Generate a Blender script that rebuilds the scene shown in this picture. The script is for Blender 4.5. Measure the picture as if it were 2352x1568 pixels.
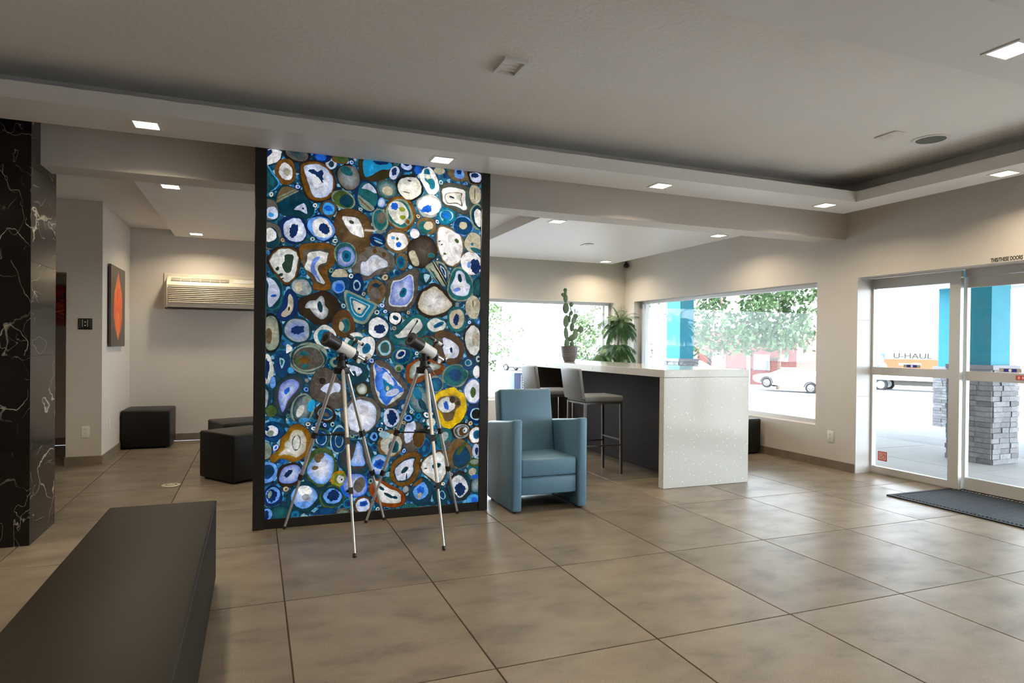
import bpy, bmesh, math, random
from mathutils import Vector, Matrix
from mathutils.geometry import tessellate_polygon

for o in list(bpy.data.objects):
    bpy.data.objects.remove(o)
SC = bpy.context.scene
COLL = SC.collection
R = math.radians
PI = math.pi

# ------------------------------------------------------------------ camera
YAW, PITCH, ROLL, CAMH = .37698, .00691, .0104, 1.3
fw = Vector((math.sin(YAW), math.cos(YAW), 0)); rt = Vector((math.cos(YAW), -math.sin(YAW), 0)); zz = Vector((0, 0, 1))
F = fw * math.cos(PITCH) - zz * math.sin(PITCH)
U0 = zz * math.cos(PITCH) + fw * math.sin(PITCH)
RR = rt * math.cos(ROLL) + U0 * math.sin(ROLL)
UU = U0 * math.cos(ROLL) - rt * math.sin(ROLL)
cam_d = bpy.data.cameras.new('camera'); cam = bpy.data.objects.new('camera', cam_d); COLL.objects.link(cam)
m = Matrix.Identity(4)
for i in range(3):
    m[i][0] = RR[i]; m[i][1] = UU[i]; m[i][2] = -F[i]
m[2][3] = CAMH
cam.matrix_world = m
cam_d.sensor_width = 36; cam_d.sensor_fit = 'HORIZONTAL'
cam_d.lens = 1489.8 / 2352 * 36
cam_d.shift_y = 18.69 / 2352
cam_d.clip_start = .02; cam_d.clip_end = 500
SC.camera = cam

# ------------------------------------------------------------------ sky, sun, exposure
w = bpy.data.worlds.new('sky'); SC.world = w; w.use_nodes = True
bg = w.node_tree.nodes['Background']
bg.inputs[0].default_value = (.80, .90, 1.0, 1); bg.inputs[1].default_value = 8.5
sun_d = bpy.data.lights.new('sun', 'SUN'); sun_d.energy = 20; sun_d.angle = R(.6); sun_d.color = (1, .96, .9)
sun = bpy.data.objects.new('sun', sun_d); COLL.objects.link(sun)
sun.rotation_euler = Vector((.33, -.5, 1)).to_track_quat('Z', 'Y').to_euler()
LAMP = 8.5          # watts of each recessed square downlight
SC.view_settings.view_transform = 'Standard'; SC.view_settings.look = 'None'
SC.view_settings.exposure = 0.62; SC.view_settings.gamma = 1
try: SC.view_settings.use_curve_mapping = False
except Exception: pass

# ------------------------------------------------------------------ materials
def s2l(c): return tuple(((v / 12.92) if v <= .04045 else ((v + .055) / 1.055) ** 2.4) for v in c)
MATS = {}
def mat(name, col=(.5, .5, .5), rough=.5, metal=0, spec=.5, noise=0, nscale=5, bump=0, bscale=60, coat=0, srgb=False, rnd=0, col2=None, stretch=None, rvar=0):
    """plain procedural material: two tones of noise, per-object variation, fine relief"""
    if name in MATS: return MATS[name]
    if srgb: col = s2l(col); col2 = s2l(col2) if col2 else None
    M = bpy.data.materials.new(name); M.use_nodes = True; MATS[name] = M
    nt = M.node_tree; N = nt.nodes; L = nt.links; b = N['Principled BSDF']
    b.inputs['Base Color'].default_value = (*col, 1); b.inputs['Roughness'].default_value = rough
    b.inputs['Metallic'].default_value = metal; b.inputs['Specular IOR Level'].default_value = spec
    if coat: b.inputs['Coat Weight'].default_value = coat; b.inputs['Coat Roughness'].default_value = .08
    tc = N.new('ShaderNodeTexCoord'); src = tc.outputs['Object']
    if rnd or noise:
        oi = N.new('ShaderNodeObjectInfo'); ad = N.new('ShaderNodeVectorMath'); ad.operation = 'ADD'
        ml = N.new('ShaderNodeVectorMath'); ml.operation = 'SCALE'; ml.inputs['Scale'].default_value = 37.0 if rnd else 0
        L.new(oi.outputs['Random'], ml.inputs[0]); L.new(src, ad.inputs[0]); L.new(ml.outputs[0], ad.inputs[1]); src = ad.outputs[0]
    if stretch:
        mp = N.new('ShaderNodeMapping'); mp.inputs['Scale'].default_value = stretch; L.new(src, mp.inputs[0]); src = mp.outputs[0]
    if noise or rnd or col2:
        nz = N.new('ShaderNodeTexNoise'); nz.inputs['Scale'].default_value = nscale; nz.inputs['Detail'].default_value = 6; nz.inputs['Roughness'].default_value = .6
        L.new(src, nz.inputs['Vector'])
        mx = N.new('ShaderNodeMix'); mx.data_type = 'RGBA'
        c2 = col2 or tuple(v * (1 - noise) for v in col)
        mx.inputs[6].default_value = (*col, 1); mx.inputs[7].default_value = (*c2, 1)
        rp = N.new('ShaderNodeMapRange'); rp.inputs[1].default_value = .33; rp.inputs[2].default_value = .67
        L.new(nz.outputs[0], rp.inputs[0]); L.new(rp.outputs[0], mx.inputs[0])
        out = mx.outputs[2]
        if rnd:
            hv = N.new('ShaderNodeHueSaturation'); mr = N.new('ShaderNodeMapRange')
            mr.inputs[3].default_value = 1 - rnd; mr.inputs[4].default_value = 1 + rnd
            L.new(oi.outputs['Random'], mr.inputs[0]); L.new(mr.outputs[0], hv.inputs['Value']); L.new(out, hv.inputs['Color']); out = hv.outputs[0]
        L.new(out, b.inputs['Base Color'])
        if rvar:
            rr = N.new('ShaderNodeMapRange'); rr.inputs[3].default_value = rough - rvar; rr.inputs[4].default_value = rough + rvar
            L.new(nz.outputs[0], rr.inputs[0]); L.new(rr.outputs[0], b.inputs['Roughness'])
    if bump:
        n2 = N.new('ShaderNodeTexNoise'); n2.inputs['Scale'].default_value = bscale; n2.inputs['Detail'].default_value = 4
        L.new(tc.outputs['Object'], n2.inputs['Vector'])
        bp = N.new('ShaderNodeBump'); bp.inputs['Strength'].default_value = bump; bp.inputs['Distance'].default_value = .01
        L.new(n2.outputs[0], bp.inputs['Height']); L.new(bp.outputs[0], b.inputs['Normal'])
    return M
def emit(name, col, strength, base=.8):
    if name in MATS: return MATS[name]
    M = bpy.data.materials.new(name); M.use_nodes = True; MATS[name] = M
    b = M.node_tree.nodes['Principled BSDF']
    b.inputs['Base Color'].default_value = (base, base, base, 1)
    b.inputs['Emission Color'].default_value = (*col, 1); b.inputs['Emission Strength'].default_value = strength
    return M
def glass_mat():
    M = bpy.data.materials.new('window_glass'); M.use_nodes = True; MATS['glass'] = M
    nt = M.node_tree; N = nt.nodes; L = nt.links; N.remove(N['Principled BSDF'])
    tr = N.new('ShaderNodeBsdfTransparent'); tr.inputs[0].default_value = (.95, .97, .97, 1)
    gl = N.new('ShaderNodeBsdfGlossy'); gl.inputs['Roughness'].default_value = .0; gl.inputs[0].default_value = (1, 1, 1, 1)
    fr = N.new('ShaderNodeFresnel'); ge = N.new('ShaderNodeNewGeometry'); io = N.new('ShaderNodeMapRange'); io.inputs[3].default_value = 1.22; io.inputs[4].default_value = 1 / 1.22
    L.new(ge.outputs['Backfacing'], io.inputs[0]); L.new(io.outputs[0], fr.inputs[0])
    mx = N.new('ShaderNodeMixShader'); L.new(fr.outputs[0], mx.inputs[0]); L.new(tr.outputs[0], mx.inputs[1]); L.new(gl.outputs[0], mx.inputs[2])
    L.new(mx.outputs[0], N['Material Output'].inputs[0])
glass_mat()
def marble_mat():
    M = bpy.data.materials.new('black_marble'); M.use_nodes = True; MATS['marble'] = M
    nt = M.node_tree; N = nt.nodes; L = nt.links; b = N['Principled BSDF']
    tc = N.new('ShaderNodeTexCoord'); oi = N.new('ShaderNodeObjectInfo')
    sc = N.new('ShaderNodeVectorMath'); sc.operation = 'SCALE'; sc.inputs['Scale'].default_value = 23; ad = N.new('ShaderNodeVectorMath'); ad.operation = 'ADD'
    L.new(oi.outputs['Random'], sc.inputs[0]); L.new(tc.outputs['Object'], ad.inputs[0]); L.new(sc.outputs[0], ad.inputs[1])
    out = None
    for scale, wd, dist in ((1.3, .0075, .3), (2.1, .0055, .3), (3.6, .0045, .3)):
        nz = N.new('ShaderNodeTexNoise'); nz.inputs['Scale'].default_value = scale; nz.inputs['Detail'].default_value = 5; nz.inputs['Roughness'].default_value = .42; nz.inputs['Distortion'].default_value = dist
        mp = N.new('ShaderNodeMapping'); mp.inputs['Rotation'].default_value = (scale * 1.3, scale * .7, scale * 2.1); mp.inputs['Scale'].default_value = (1.6, .55, 1.0); L.new(ad.outputs[0], mp.inputs[0]); L.new(mp.outputs[0], nz.inputs['Vector'])
        sb = N.new('ShaderNodeMath'); sb.operation = 'SUBTRACT'; sb.inputs[1].default_value = .5; L.new(nz.outputs[0], sb.inputs[0])
        ab = N.new('ShaderNodeMath'); ab.operation = 'ABSOLUTE'; L.new(sb.outputs[0], ab.inputs[0])
        mr = N.new('ShaderNodeMapRange'); mr.inputs[1].default_value = 0; mr.inputs[2].default_value = wd * .8; mr.inputs[3].default_value = 1; mr.inputs[4].default_value = 0
        L.new(ab.outputs[0], mr.inputs[0])
        # break the veins up
        n2 = N.new('ShaderNodeTexNoise'); n2.inputs['Scale'].default_value = scale * 1.3; L.new(ad.outputs[0], n2.inputs['Vector'])
        m2 = N.new('ShaderNodeMapRange'); m2.inputs[1].default_value = .47; m2.inputs[2].default_value = .62; L.new(n2.outputs[0], m2.inputs[0])
        mu = N.new('ShaderNodeMath'); mu.operation = 'MULTIPLY'; L.new(mr.outputs[0], mu.inputs[0]); L.new(m2.outputs[0], mu.inputs[1])
        if out:
            mxm = N.new('ShaderNodeMath'); mxm.operation = 'MAXIMUM'; L.new(out, mxm.inputs[0]); L.new(mu.outputs[0], mxm.inputs[1]); out = mxm.outputs[0]
        else: out = mu.outputs[0]
    mx = N.new('ShaderNodeMix'); mx.data_type = 'RGBA'; mx.inputs[6].default_value = (.008, .007, .006, 1); mx.inputs[7].default_value = (.42, .38, .32, 1)
    L.new(out, mx.inputs[0]); L.new(mx.outputs[2], b.inputs['Base Color'])
    b.inputs['Roughness'].default_value = .16; b.inputs['Specular IOR Level'].default_value = .3
marble_mat()
def quartz_mat():
    M = bpy.data.materials.new('sparkle_quartz'); M.use_nodes = True; MATS['quartz'] = M
    nt = M.node_tree; N = nt.nodes; L = nt.links; b = N['Principled BSDF']
    tc = N.new('ShaderNodeTexCoord')
    nz = N.new('ShaderNodeTexNoise'); nz.inputs['Scale'].default_value = 160; L.new(tc.outputs['Object'], nz.inputs['Vector'])
    vo = N.new('ShaderNodeTexVoronoi'); vo.inputs['Scale'].default_value = 42; L.new(tc.outputs['Object'], vo.inputs['Vector'])
    gt = N.new('ShaderNodeMath'); gt.operation = 'LESS_THAN'; gt.inputs[1].default_value = .17; L.new(vo.outputs['Distance'], gt.inputs[0])
    wn = N.new('ShaderNodeSeparateColor'); L.new(vo.outputs['Color'], wn.inputs[0])
    g2 = N.new('ShaderNodeMath'); g2.operation = 'GREATER_THAN'; g2.inputs[1].default_value = .72; L.new(wn.outputs[0], g2.inputs[0])
    mu = N.new('ShaderNodeMath'); mu.operation = 'MULTIPLY'; L.new(gt.outputs[0], mu.inputs[0]); L.new(g2.outputs[0], mu.inputs[1])
    m1 = N.new('ShaderNodeMix'); m1.data_type = 'RGBA'; m1.inputs[6].default_value = (.50, .49, .46, 1); m1.inputs[7].default_value = (.60, .60, .57, 1); L.new(nz.outputs[0], m1.inputs[0])
    m2 = N.new('ShaderNodeMix'); m2.data_type = 'RGBA'; m2.inputs[7].default_value = (1, 1, 1, 1); L.new(m1.outputs[2], m2.inputs[6]); L.new(mu.outputs[0], m2.inputs[0])
    L.new(m2.outputs[2], b.inputs['Base Color']); b.inputs['Roughness'].default_value = .13
quartz_mat()
def speckle_mat():
    M = bpy.data.materials.new('dark_speckled_panel'); M.use_nodes = True; MATS['speckle'] = M
    nt = M.node_tree; N = nt.nodes; L = nt.links; b = N['Principled BSDF']
    tc = N.new('ShaderNodeTexCoord'); nz = N.new('ShaderNodeTexNoise'); nz.inputs['Scale'].default_value = 220; L.new(tc.outputs['Object'], nz.inputs['Vector'])
    mr = N.new('ShaderNodeMapRange'); mr.inputs[1].default_value = .45; mr.inputs[2].default_value = .7; L.new(nz.outputs[0], mr.inputs[0])
    mx = N.new('ShaderNodeMix'); mx.data_type = 'RGBA'; mx.inputs[6].default_value = (.018, .013, .012, 1); mx.inputs[7].default_value = (.062, .050, .046, 1)
    L.new(mr.outputs[0], mx.inputs[0]); L.new(mx.outputs[2], b.inputs['Base Color']); b.inputs['Roughness'].default_value = .75; b.inputs['Specular IOR Level'].default_value = .15
speckle_mat()
def agate_mat(name, emis, crystal):
    """translucent stone lit from behind: the colour of every band comes from the mesh, grain from noise"""
    M = bpy.data.materials.new(name); M.use_nodes = True; MATS[name] = M
    nt = M.node_tree; N = nt.nodes; L = nt.links; b = N['Principled BSDF']
    at = N.new('ShaderNodeVertexColor'); at.layer_name = 'Col'
    tc = N.new('ShaderNodeTexCoord')
    nz = N.new('ShaderNodeTexNoise'); nz.inputs['Scale'].default_value = 16; nz.inputs['Detail'].default_value = 8; nz.inputs['Roughness'].default_value = .65; nz.inputs['Distortion'].default_value = .8
    L.new(tc.outputs['Object'], nz.inputs['Vector'])
    vo = N.new('ShaderNodeTexVoronoi'); vo.inputs['Scale'].default_value = crystal; L.new(tc.outputs['Object'], vo.inputs['Vector'])
    mr = N.new('ShaderNodeMapRange'); mr.inputs[1].default_value = .25; mr.inputs[2].default_value = .75; mr.inputs[3].default_value = .34; mr.inputs[4].default_value = 1.42; L.new(nz.outputs[0], mr.inputs[0])
    m2 = N.new('ShaderNodeMapRange'); m2.inputs[2].default_value = .7; m2.inputs[3].default_value = 1.08; m2.inputs[4].default_value = .84; L.new(vo.outputs['Distance'], m2.inputs[0])
    mu = N.new('ShaderNodeMath'); mu.operation = 'MULTIPLY'; L.new(mr.outputs[0], mu.inputs[0]); L.new(m2.outputs[0], mu.inputs[1])
    # growth bands follow the outline: the mesh stores the way from rim to heart in the alpha channel
    wob = N.new('ShaderNodeMath'); wob.operation = 'MULTIPLY_ADD'; wob.inputs[1].default_value = .22; L.new(nz.outputs[0], wob.inputs[0]); L.new(at.outputs[1], wob.inputs[2])
    fq = N.new('ShaderNodeMath'); fq.operation = 'MULTIPLY'; fq.inputs[1].default_value = 75; L.new(wob.outputs[0], fq.inputs[0])
    sn = N.new('ShaderNodeMath'); sn.operation = 'SINE'; L.new(fq.outputs[0], sn.inputs[0])
    bd = N.new('ShaderNodeMath'); bd.operation = 'MULTIPLY_ADD'; bd.inputs[1].default_value = .13; bd.inputs[2].default_value = 1.0; L.new(sn.outputs[0], bd.inputs[0])
    m3 = N.new('ShaderNodeMath'); m3.operation = 'MULTIPLY'; L.new(mu.outputs[0], m3.inputs[0]); L.new(bd.outputs[0], m3.inputs[1]); mu = m3
    sc = N.new('ShaderNodeVectorMath'); sc.operation = 'SCALE'; L.new(at.outputs[0], sc.inputs[0]); L.new(mu.outputs[0], sc.inputs['Scale'])
    dk = N.new('ShaderNodeVectorMath'); dk.operation = 'SCALE'; dk.inputs['Scale'].default_value = .25; L.new(sc.outputs[0], dk.inputs[0])
    L.new(dk.outputs[0], b.inputs['Base Color']); L.new(sc.outputs[0], b.inputs['Emission Color'])
    b.inputs['Emission Strength'].default_value = emis; b.inputs['Roughness'].default_value = .03; b.inputs['Specular IOR Level'].default_value = .5
agate_mat('agate', .60, 110)
def matrix_mat():
    M = bpy.data.materials.new('blue_chip_matrix'); M.use_nodes = True; MATS['matrix'] = M
    nt = M.node_tree; N = nt.nodes; L = nt.links; b = N['Principled BSDF']
    tc = N.new('ShaderNodeTexCoord'); vo = N.new('ShaderNodeTexVoronoi'); vo.inputs['Scale'].default_value = 38; L.new(tc.outputs['Object'], vo.inputs['Vector'])
    sp = N.new('ShaderNodeSeparateColor'); L.new(vo.outputs['Color'], sp.inputs[0])
    cr = N.new('ShaderNodeValToRGB'); L.new(sp.outputs[0], cr.inputs[0])
    e = cr.color_ramp.elements; e[0].position = 0; e[0].color = (.001, .010, .02, 1); e[1].position = 1; e[1].color = (.35, .65, .80, 1)
    for p, c in ((.4, (.002, .035, .07)), (.65, (.006, .09, .19)), (.86, (.02, .22, .48))):
        k = e.new(p); k.color = (*c, 1)
    L.new(cr.outputs[0], b.inputs['Emission Color']); b.inputs['Emission Strength'].default_value = .48
    b.inputs['Base Color'].default_value = (.01, .03, .05, 1); b.inputs['Roughness'].default_value = .03
matrix_mat()
def tile_mat():
    M = bpy.data.materials.new('floor_porcelain'); M.use_nodes = True; MATS['tile'] = M; nt = M.node_tree; N = nt.nodes; L = nt.links; b = N['Principled BSDF']
    tc = N.new('ShaderNodeTexCoord'); oi = N.new('ShaderNodeObjectInfo'); sc = N.new('ShaderNodeVectorMath'); sc.operation = 'SCALE'; sc.inputs['Scale'].default_value = 41; ad = N.new('ShaderNodeVectorMath'); ad.operation = 'ADD'
    L.new(oi.outputs['Random'], sc.inputs[0]); L.new(tc.outputs['Object'], ad.inputs[0]); L.new(sc.outputs[0], ad.inputs[1])
    mp = N.new('ShaderNodeMapping'); mp.inputs['Scale'].default_value = (1, 1.7, 1); mp.inputs['Rotation'].default_value = (0, 0, .35); L.new(ad.outputs[0], mp.inputs[0])
    def noise(scale, det, ro, dist, src):
        n = N.new('ShaderNodeTexNoise'); n.inputs['Scale'].default_value = scale; n.inputs['Detail'].default_value = det; n.inputs['Roughness'].default_value = ro; n.inputs['Distortion'].default_value = dist; L.new(src, n.inputs['Vector']); return n.outputs[0]
    big = noise(3.0, 7, .60, .25, mp.outputs[0]); fine = noise(170, 2, .5, 0, tc.outputs['Object'])
    cr = N.new('ShaderNodeValToRGB'); e = cr.color_ramp.elements; e[0].position = .30; e[0].color = (.105, .083, .059, 1); e[1].position = .74; e[1].color = (.225, .184, .136, 1); k = e.new(.48); k.color = (.172, .139, .101, 1); L.new(big, cr.inputs[0])
    mr = N.new('ShaderNodeMapRange'); mr.inputs[1].default_value = .3; mr.inputs[2].default_value = .7; mr.inputs[3].default_value = .80; mr.inputs[4].default_value = 1.18; L.new(fine, mr.inputs[0])
    m2 = N.new('ShaderNodeMapRange'); m2.inputs[3].default_value = .90; m2.inputs[4].default_value = 1.10; L.new(oi.outputs['Random'], m2.inputs[0])
    mu = N.new('ShaderNodeMath'); mu.operation = 'MULTIPLY'; L.new(mr.outputs[0], mu.inputs[0]); L.new(m2.outputs[0], mu.inputs[1])
    vs = N.new('ShaderNodeVectorMath'); vs.operation = 'SCALE'; L.new(cr.outputs[0], vs.inputs[0]); L.new(mu.outputs[0], vs.inputs['Scale']); L.new(vs.outputs[0], b.inputs['Base Color'])
    rr = N.new('ShaderNodeMapRange'); rr.inputs[3].default_value = .46; rr.inputs[4].default_value = .30; L.new(big, rr.inputs[0]); L.new(rr.outputs[0], b.inputs['Roughness'])
    bp = N.new('ShaderNodeBump'); bp.inputs['Strength'].default_value = .08; bp.inputs['Distance'].default_value = .004; L.new(fine, bp.inputs['Height']); L.new(bp.outputs[0], b.inputs['Normal'])
mat('paint', (.60, .56, .51), .6, noise=.04, nscale=2, bump=.10, bscale=220)
mat('ceiling_paint', (.80, .785, .765), .7, noise=.05, nscale=1.2, bump=.30, bscale=35)
mat('trim_paint', (.72, .70, .68), .45, bump=.03, bscale=150)
tile_mat()
mat('grout', (.045, .036, .026), .9)
mat('base_tile', (.23, .185, .14), .4, noise=.3, nscale=4, rnd=.10)
mat('jamb_tile', (.55, .54, .53), .3, noise=.06, nscale=3, rnd=.03)
mat('black_vinyl', (.008, .0075, .007), .42, spec=.3, noise=.2, nscale=3, bump=.06, bscale=400)
mat('bench_vinyl', (.013, .011, .0075), .5, spec=.2, noise=.1, nscale=3, bump=.06, bscale=300)
mat('blue_vinyl', (.10, .205, .29), .42, noise=.12, nscale=4, bump=.08, bscale=350)
mat('grey_vinyl', (.22, .235, .25), .38, noise=.08, nscale=5, bump=.05, bscale=350)
mat('stool_metal', (.14, .13, .125), .35, metal=.8)
mat('aluminium', (.56, .55, .53), .42, metal=.35, noise=.05, nscale=2)
mat('tripod_aluminium', (.66, .64, .61), .3, metal=.75)
mat('dark_metal', (.012, .012, .011), .32, noise=.2, nscale=10)
mat('black_plastic', (.012, .011, .011), .35)
mat('scope_white', (.80, .79, .78), .22)
mat('chrome', (.7, .7, .7), .15, metal=1)
mat('lens', (.012, .014, .010), .06)
mat('plastic_white', (.74, .73, .69), .35)
mat('plastic_cream', (.66, .61, .50), .4)
mat('slot_dark', (.05, .045, .035), .7)
mat('rubber', (.010, .013, .018), .62, spec=.35, noise=.2, nscale=8)
mat('red', (.55, .06, .04), .4); mat('blue_mark', (.02, .03, .28), .4); mat('ink', (.015, .015, .015), .5); mat('white_ink', (.85, .85, .85), .5)
# ------------------------------------------------------------------ mesh helpers
class MB:
    def __init__(s): s.v = []; s.f = []; s.mi = []; s.sm = []
    def add(s, vs, fs, mi=0, smooth=False):
        n = len(s.v); s.v += [tuple(p) for p in vs]
        for f in fs: s.f.append(tuple(i + n for i in f)); s.mi.append(mi); s.sm.append(smooth)
        return s
    def box(s, x0, x1, y0, y1, z0, z1, mi=0):
        return s.add([(x0, y0, z0), (x1, y0, z0), (x1, y1, z0), (x0, y1, z0), (x0, y0, z1), (x1, y0, z1), (x1, y1, z1), (x0, y1, z1)],
                     [(0, 3, 2, 1), (4, 5, 6, 7), (0, 1, 5, 4), (1, 2, 6, 5), (2, 3, 7, 6), (3, 0, 4, 7)], mi)
    def rbox(s, x0, x1, y0, y1, z0, z1, r=.01, seg=2, mi=0, M=None):
        bm = bmesh.new(); bmesh.ops.create_cube(bm, size=1)
        for v in bm.verts: v.co = Vector(((x0 + x1) / 2 + v.co.x * (x1 - x0), (y0 + y1) / 2 + v.co.y * (y1 - y0), (z0 + z1) / 2 + v.co.z * (z1 - z0)))
        bmesh.ops.bevel(bm, geom=list(bm.edges), offset=r, segments=seg, affect='EDGES', profile=.5)
        if M: bmesh.ops.transform(bm, matrix=M, verts=bm.verts)
        return s.bm(bm, mi, True)
    def bm(s, bm, mi=0, smooth=True):
        bm.verts.ensure_lookup_table(); bm.verts.index_update()
        s.add([v.co[:] for v in bm.verts], [[v.index for v in f.verts] for f in bm.faces], mi, smooth); bm.free(); return s
    def prism(s, poly, axis, a0, a1, mi=0, smooth=False):
        """extrude a 2D outline along an axis; poly is given in the two other axes in xyz order"""
        def P(p, a):
            q = list(p); q.insert(axis, a); return tuple(q)
        n = len(poly); vs = [P(p, a0) for p in poly] + [P(p, a1) for p in poly]
        fs = [tuple(range(n))[::-1], tuple(range(n, 2 * n))] + [(i, (i + 1) % n, n + (i + 1) % n, n + i) for i in range(n)]
        return s.add(vs, fs, mi, smooth)
    def tube(s, pts, r, seg=10, mi=0, cap=True, smooth=True, square=False):
        pts = [Vector(p) for p in pts]; rs = r if isinstance(r, (list, tuple)) else [r] * len(pts)
        n = len(s.v); K = 4 if square else seg; up = None; vs = []
        for i, p in enumerate(pts):
            d = (pts[min(i + 1, len(pts) - 1)] - pts[max(i - 1, 0)])
            d = d.normalized() if d.length > 1e-9 else Vector((0, 0, 1))
            if up is None: up = Vector((0, 0, 1)) if abs(d.z) < .95 else Vector((1, 0, 0))
            a = d.cross(up).normalized(); b = a.cross(d).normalized(); up = b
            for k in range(K):
                t = 2 * PI * k / K + (PI / 4 if square else 0); vs.append(p + (a * math.cos(t) + b * math.sin(t)) * rs[i])
        fs = [(i * K + k, i * K + (k + 1) % K, (i + 1) * K + (k + 1) % K, (i + 1) * K + k) for i in range(len(pts) - 1) for k in range(K)]
        s.add(vs, fs, mi, smooth and not square)
        if cap:
            m0 = n + (len(pts) - 1) * K
            s.f += [tuple(n + k for k in range(K))[::-1], tuple(m0 + k for k in range(K))]; s.mi += [mi, mi]; s.sm += [False, False]
        return s
    def lathe(s, prof, seg=24, mi=0, M=None, smooth=True, c=(0, 0, 0), cap=True):
        vs = []; 
        for (r, z) in prof:
            for k in range(seg):
                t = 2 * PI * k / seg; v = Vector((r * math.cos(t) + c[0], r * math.sin(t) + c[1], z + c[2])); vs.append(M @ v if M else v)
        fs = [(i * seg + k, i * seg + (k + 1) % seg, (i + 1) * seg + (k + 1) % seg, (i + 1) * seg + k) for i in range(len(prof) - 1) for k in range(seg)]
        n = len(s.v); s.add(vs, fs, mi, smooth); m0 = n + (len(prof) - 1) * seg
        if not cap: return s
        s.f += [tuple(n + k for k in range(seg))[::-1], tuple(m0 + k for k in range(seg))]; s.mi += [mi, mi]; s.sm += [False, False]
        return s
    def ball(s, c, r, seg=12, rings=8, mi=0, M=None):
        r = (r, r, r) if not isinstance(r, (tuple, list)) else r
        bm = bmesh.new(); bmesh.ops.create_uvsphere(bm, u_segments=seg, v_segments=rings, radius=1)
        X = Matrix.Translation(c) @ (M or Matrix.Identity(4)) @ Matrix.Diagonal((*r, 1)); bmesh.ops.transform(bm, matrix=X, verts=bm.verts)
        return s.bm(bm, mi, True)
    def mesh(s, name, mats, sharp=40):
        me = bpy.data.meshes.new(name); me.from_pydata(s.v, [], s.f)
        for mm in (mats if isinstance(mats, (list, tuple)) else [mats]): me.materials.append(MATS[mm] if isinstance(mm, str) else mm)
        me.polygons.foreach_set('material_index', s.mi); me.polygons.foreach_set('use_smooth', s.sm)
        if any(s.sm): me.set_sharp_from_angle(angle=R(sharp))
        me.update(); return me
    def build(s, name, mats, parent=None, world=False, kind=None, sharp=40):
        if world and parent is not None:
            I = parent_matrix(parent).inverted(); s.v = [tuple(I @ Vector(p)) for p in s.v]
        return link(name, s.mesh(name, mats, sharp), parent, kind)
def parent_matrix(p):
    M = Matrix.Identity(4)
    while p is not None: M = p.matrix_basis @ M; p = p.parent
    return M
def link(name, me, parent=None, kind=None, loc=None, rot=None):
    o = bpy.data.objects.new(name, me); COLL.objects.link(o)
    if parent is not None: o.parent = parent
    if kind: o['kind'] = kind
    if loc is not None: o.location = loc
    if rot is not None: o.rotation_euler = rot
    return o
def tag(o, label, cat, group=None):
    o['label'] = label; o['category'] = cat
    if group: o['group'] = group
    return o
def thing(name, label, cat, loc=(0, 0, 0), rotz=0, group=None, rot=None):
    o = link(name, None, loc=loc, rot=rot or (0, 0, rotz)); o.empty_display_size = .1; return tag(o, label, cat, group)
def copy_tree(o, parent=None):
    c = o.copy(); COLL.objects.link(c); c.parent = parent
    for ch in list(o.children): copy_tree(ch, c)
    return c
def struct(name, mb, mats): return mb.build(name, mats, kind='structure')
def text_mesh(body, size, width=1.0, depth=.0008, bold=0):
    cu = bpy.data.curves.new('lettering', 'FONT'); cu.body = body; cu.size = size; cu.extrude = depth; cu.offset = bold
    to = bpy.data.objects.new('lettering_tmp', cu); COLL.objects.link(to)
    dg = bpy.context.evaluated_depsgraph_get(); me = bpy.data.meshes.new_from_object(to.evaluated_get(dg))
    bpy.data.objects.remove(to)
    for v in me.vertices: v.co.x *= width
    return me

# ------------------------------------------------------------------ the room
XW, YB, ZC, ZR, ZF = 5.83, 9.55, 2.88, 2.64, 2.765      # right wall, back wall, main ceiling, floating soffit, far ceiling
XL, YN = -5.2, -2.6
TA, TB, TX, TY = .76483, 1.01036, .14622, 2.4347
floor = struct('floor', MB().box(XL, 6.2, YN, YB, -.10, -.004), 'grout')
tile_me = {}
for i in range(-8, 9):
    for j in range(-6, 9):
        x0 = max(TX + i * TA, XL); x1 = min(TX + (i + 1) * TA, 6.2); y0 = max(TY + j * TB, YN); y1 = min(TY + (j + 1) * TB, YB)
        if x1 - x0 < .05 or y1 - y0 < .05: continue
        g = .0034; key = (round(x1 - x0, 3), round(y1 - y0, 3))
        if key not in tile_me:
            hx, hy = key[0] / 2 - g, key[1] / 2 - g; b = .0015
            tile_me[key] = MB().add([(-hx, -hy, -.009), (hx, -hy, -.009), (hx, hy, -.009), (-hx, hy, -.009), (-hx, -hy, -b), (hx, -hy, -b), (hx, hy, -b), (-hx, hy, -b),
                (-hx + b, -hy + b, 0), (hx - b, -hy + b, 0), (hx - b, hy - b, 0), (-hx + b, hy - b, 0)],
                [(0, 1, 5, 4), (1, 2, 6, 5), (2, 3, 7, 6), (3, 0, 4, 7), (4, 5, 9, 8), (5, 6, 10, 9), (6, 7, 11, 10), (7, 4, 8, 11), (8, 9, 10, 11)]).mesh('floor_tile', 'tile')
        link('floor_tile', tile_me[key], floor, loc=((x0 + x1) / 2, (y0 + y1) / 2, 0))
WY0, WY1, WZ0, WZ1 = 5.49, 9.25, .445, 2.04          # window in the right wall
DY0, DY1, DZ = 1.17, 4.97, 2.04                      # entrance opening
WT = .30
wr = MB().box(XW, XW + WT, DY1, WY0, 0, ZC).box(XW, XW + WT, WY1, YB + WT, 0, ZC).box(XW, XW + WT, WY0, WY1, 0, WZ0).box(XW, XW + WT, WY0, WY1, WZ1, ZC)
wr.box(XW, XW + WT, DY0, DY1, DZ, ZC).box(XW, XW + WT, .85, DY0, 0, ZC).box(XW, XW + WT, YN, -2.3, 0, ZC).box(XW, XW + WT, -2.3, .85, 0, WZ0).box(XW, XW + WT, -2.3, .85, WZ1, ZC)
struct('wall_right', wr, 'paint')
BX0, BX1, BZ0, BZ1 = 1.3, 5.63, .44, 2.03            # window in the back wall
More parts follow.
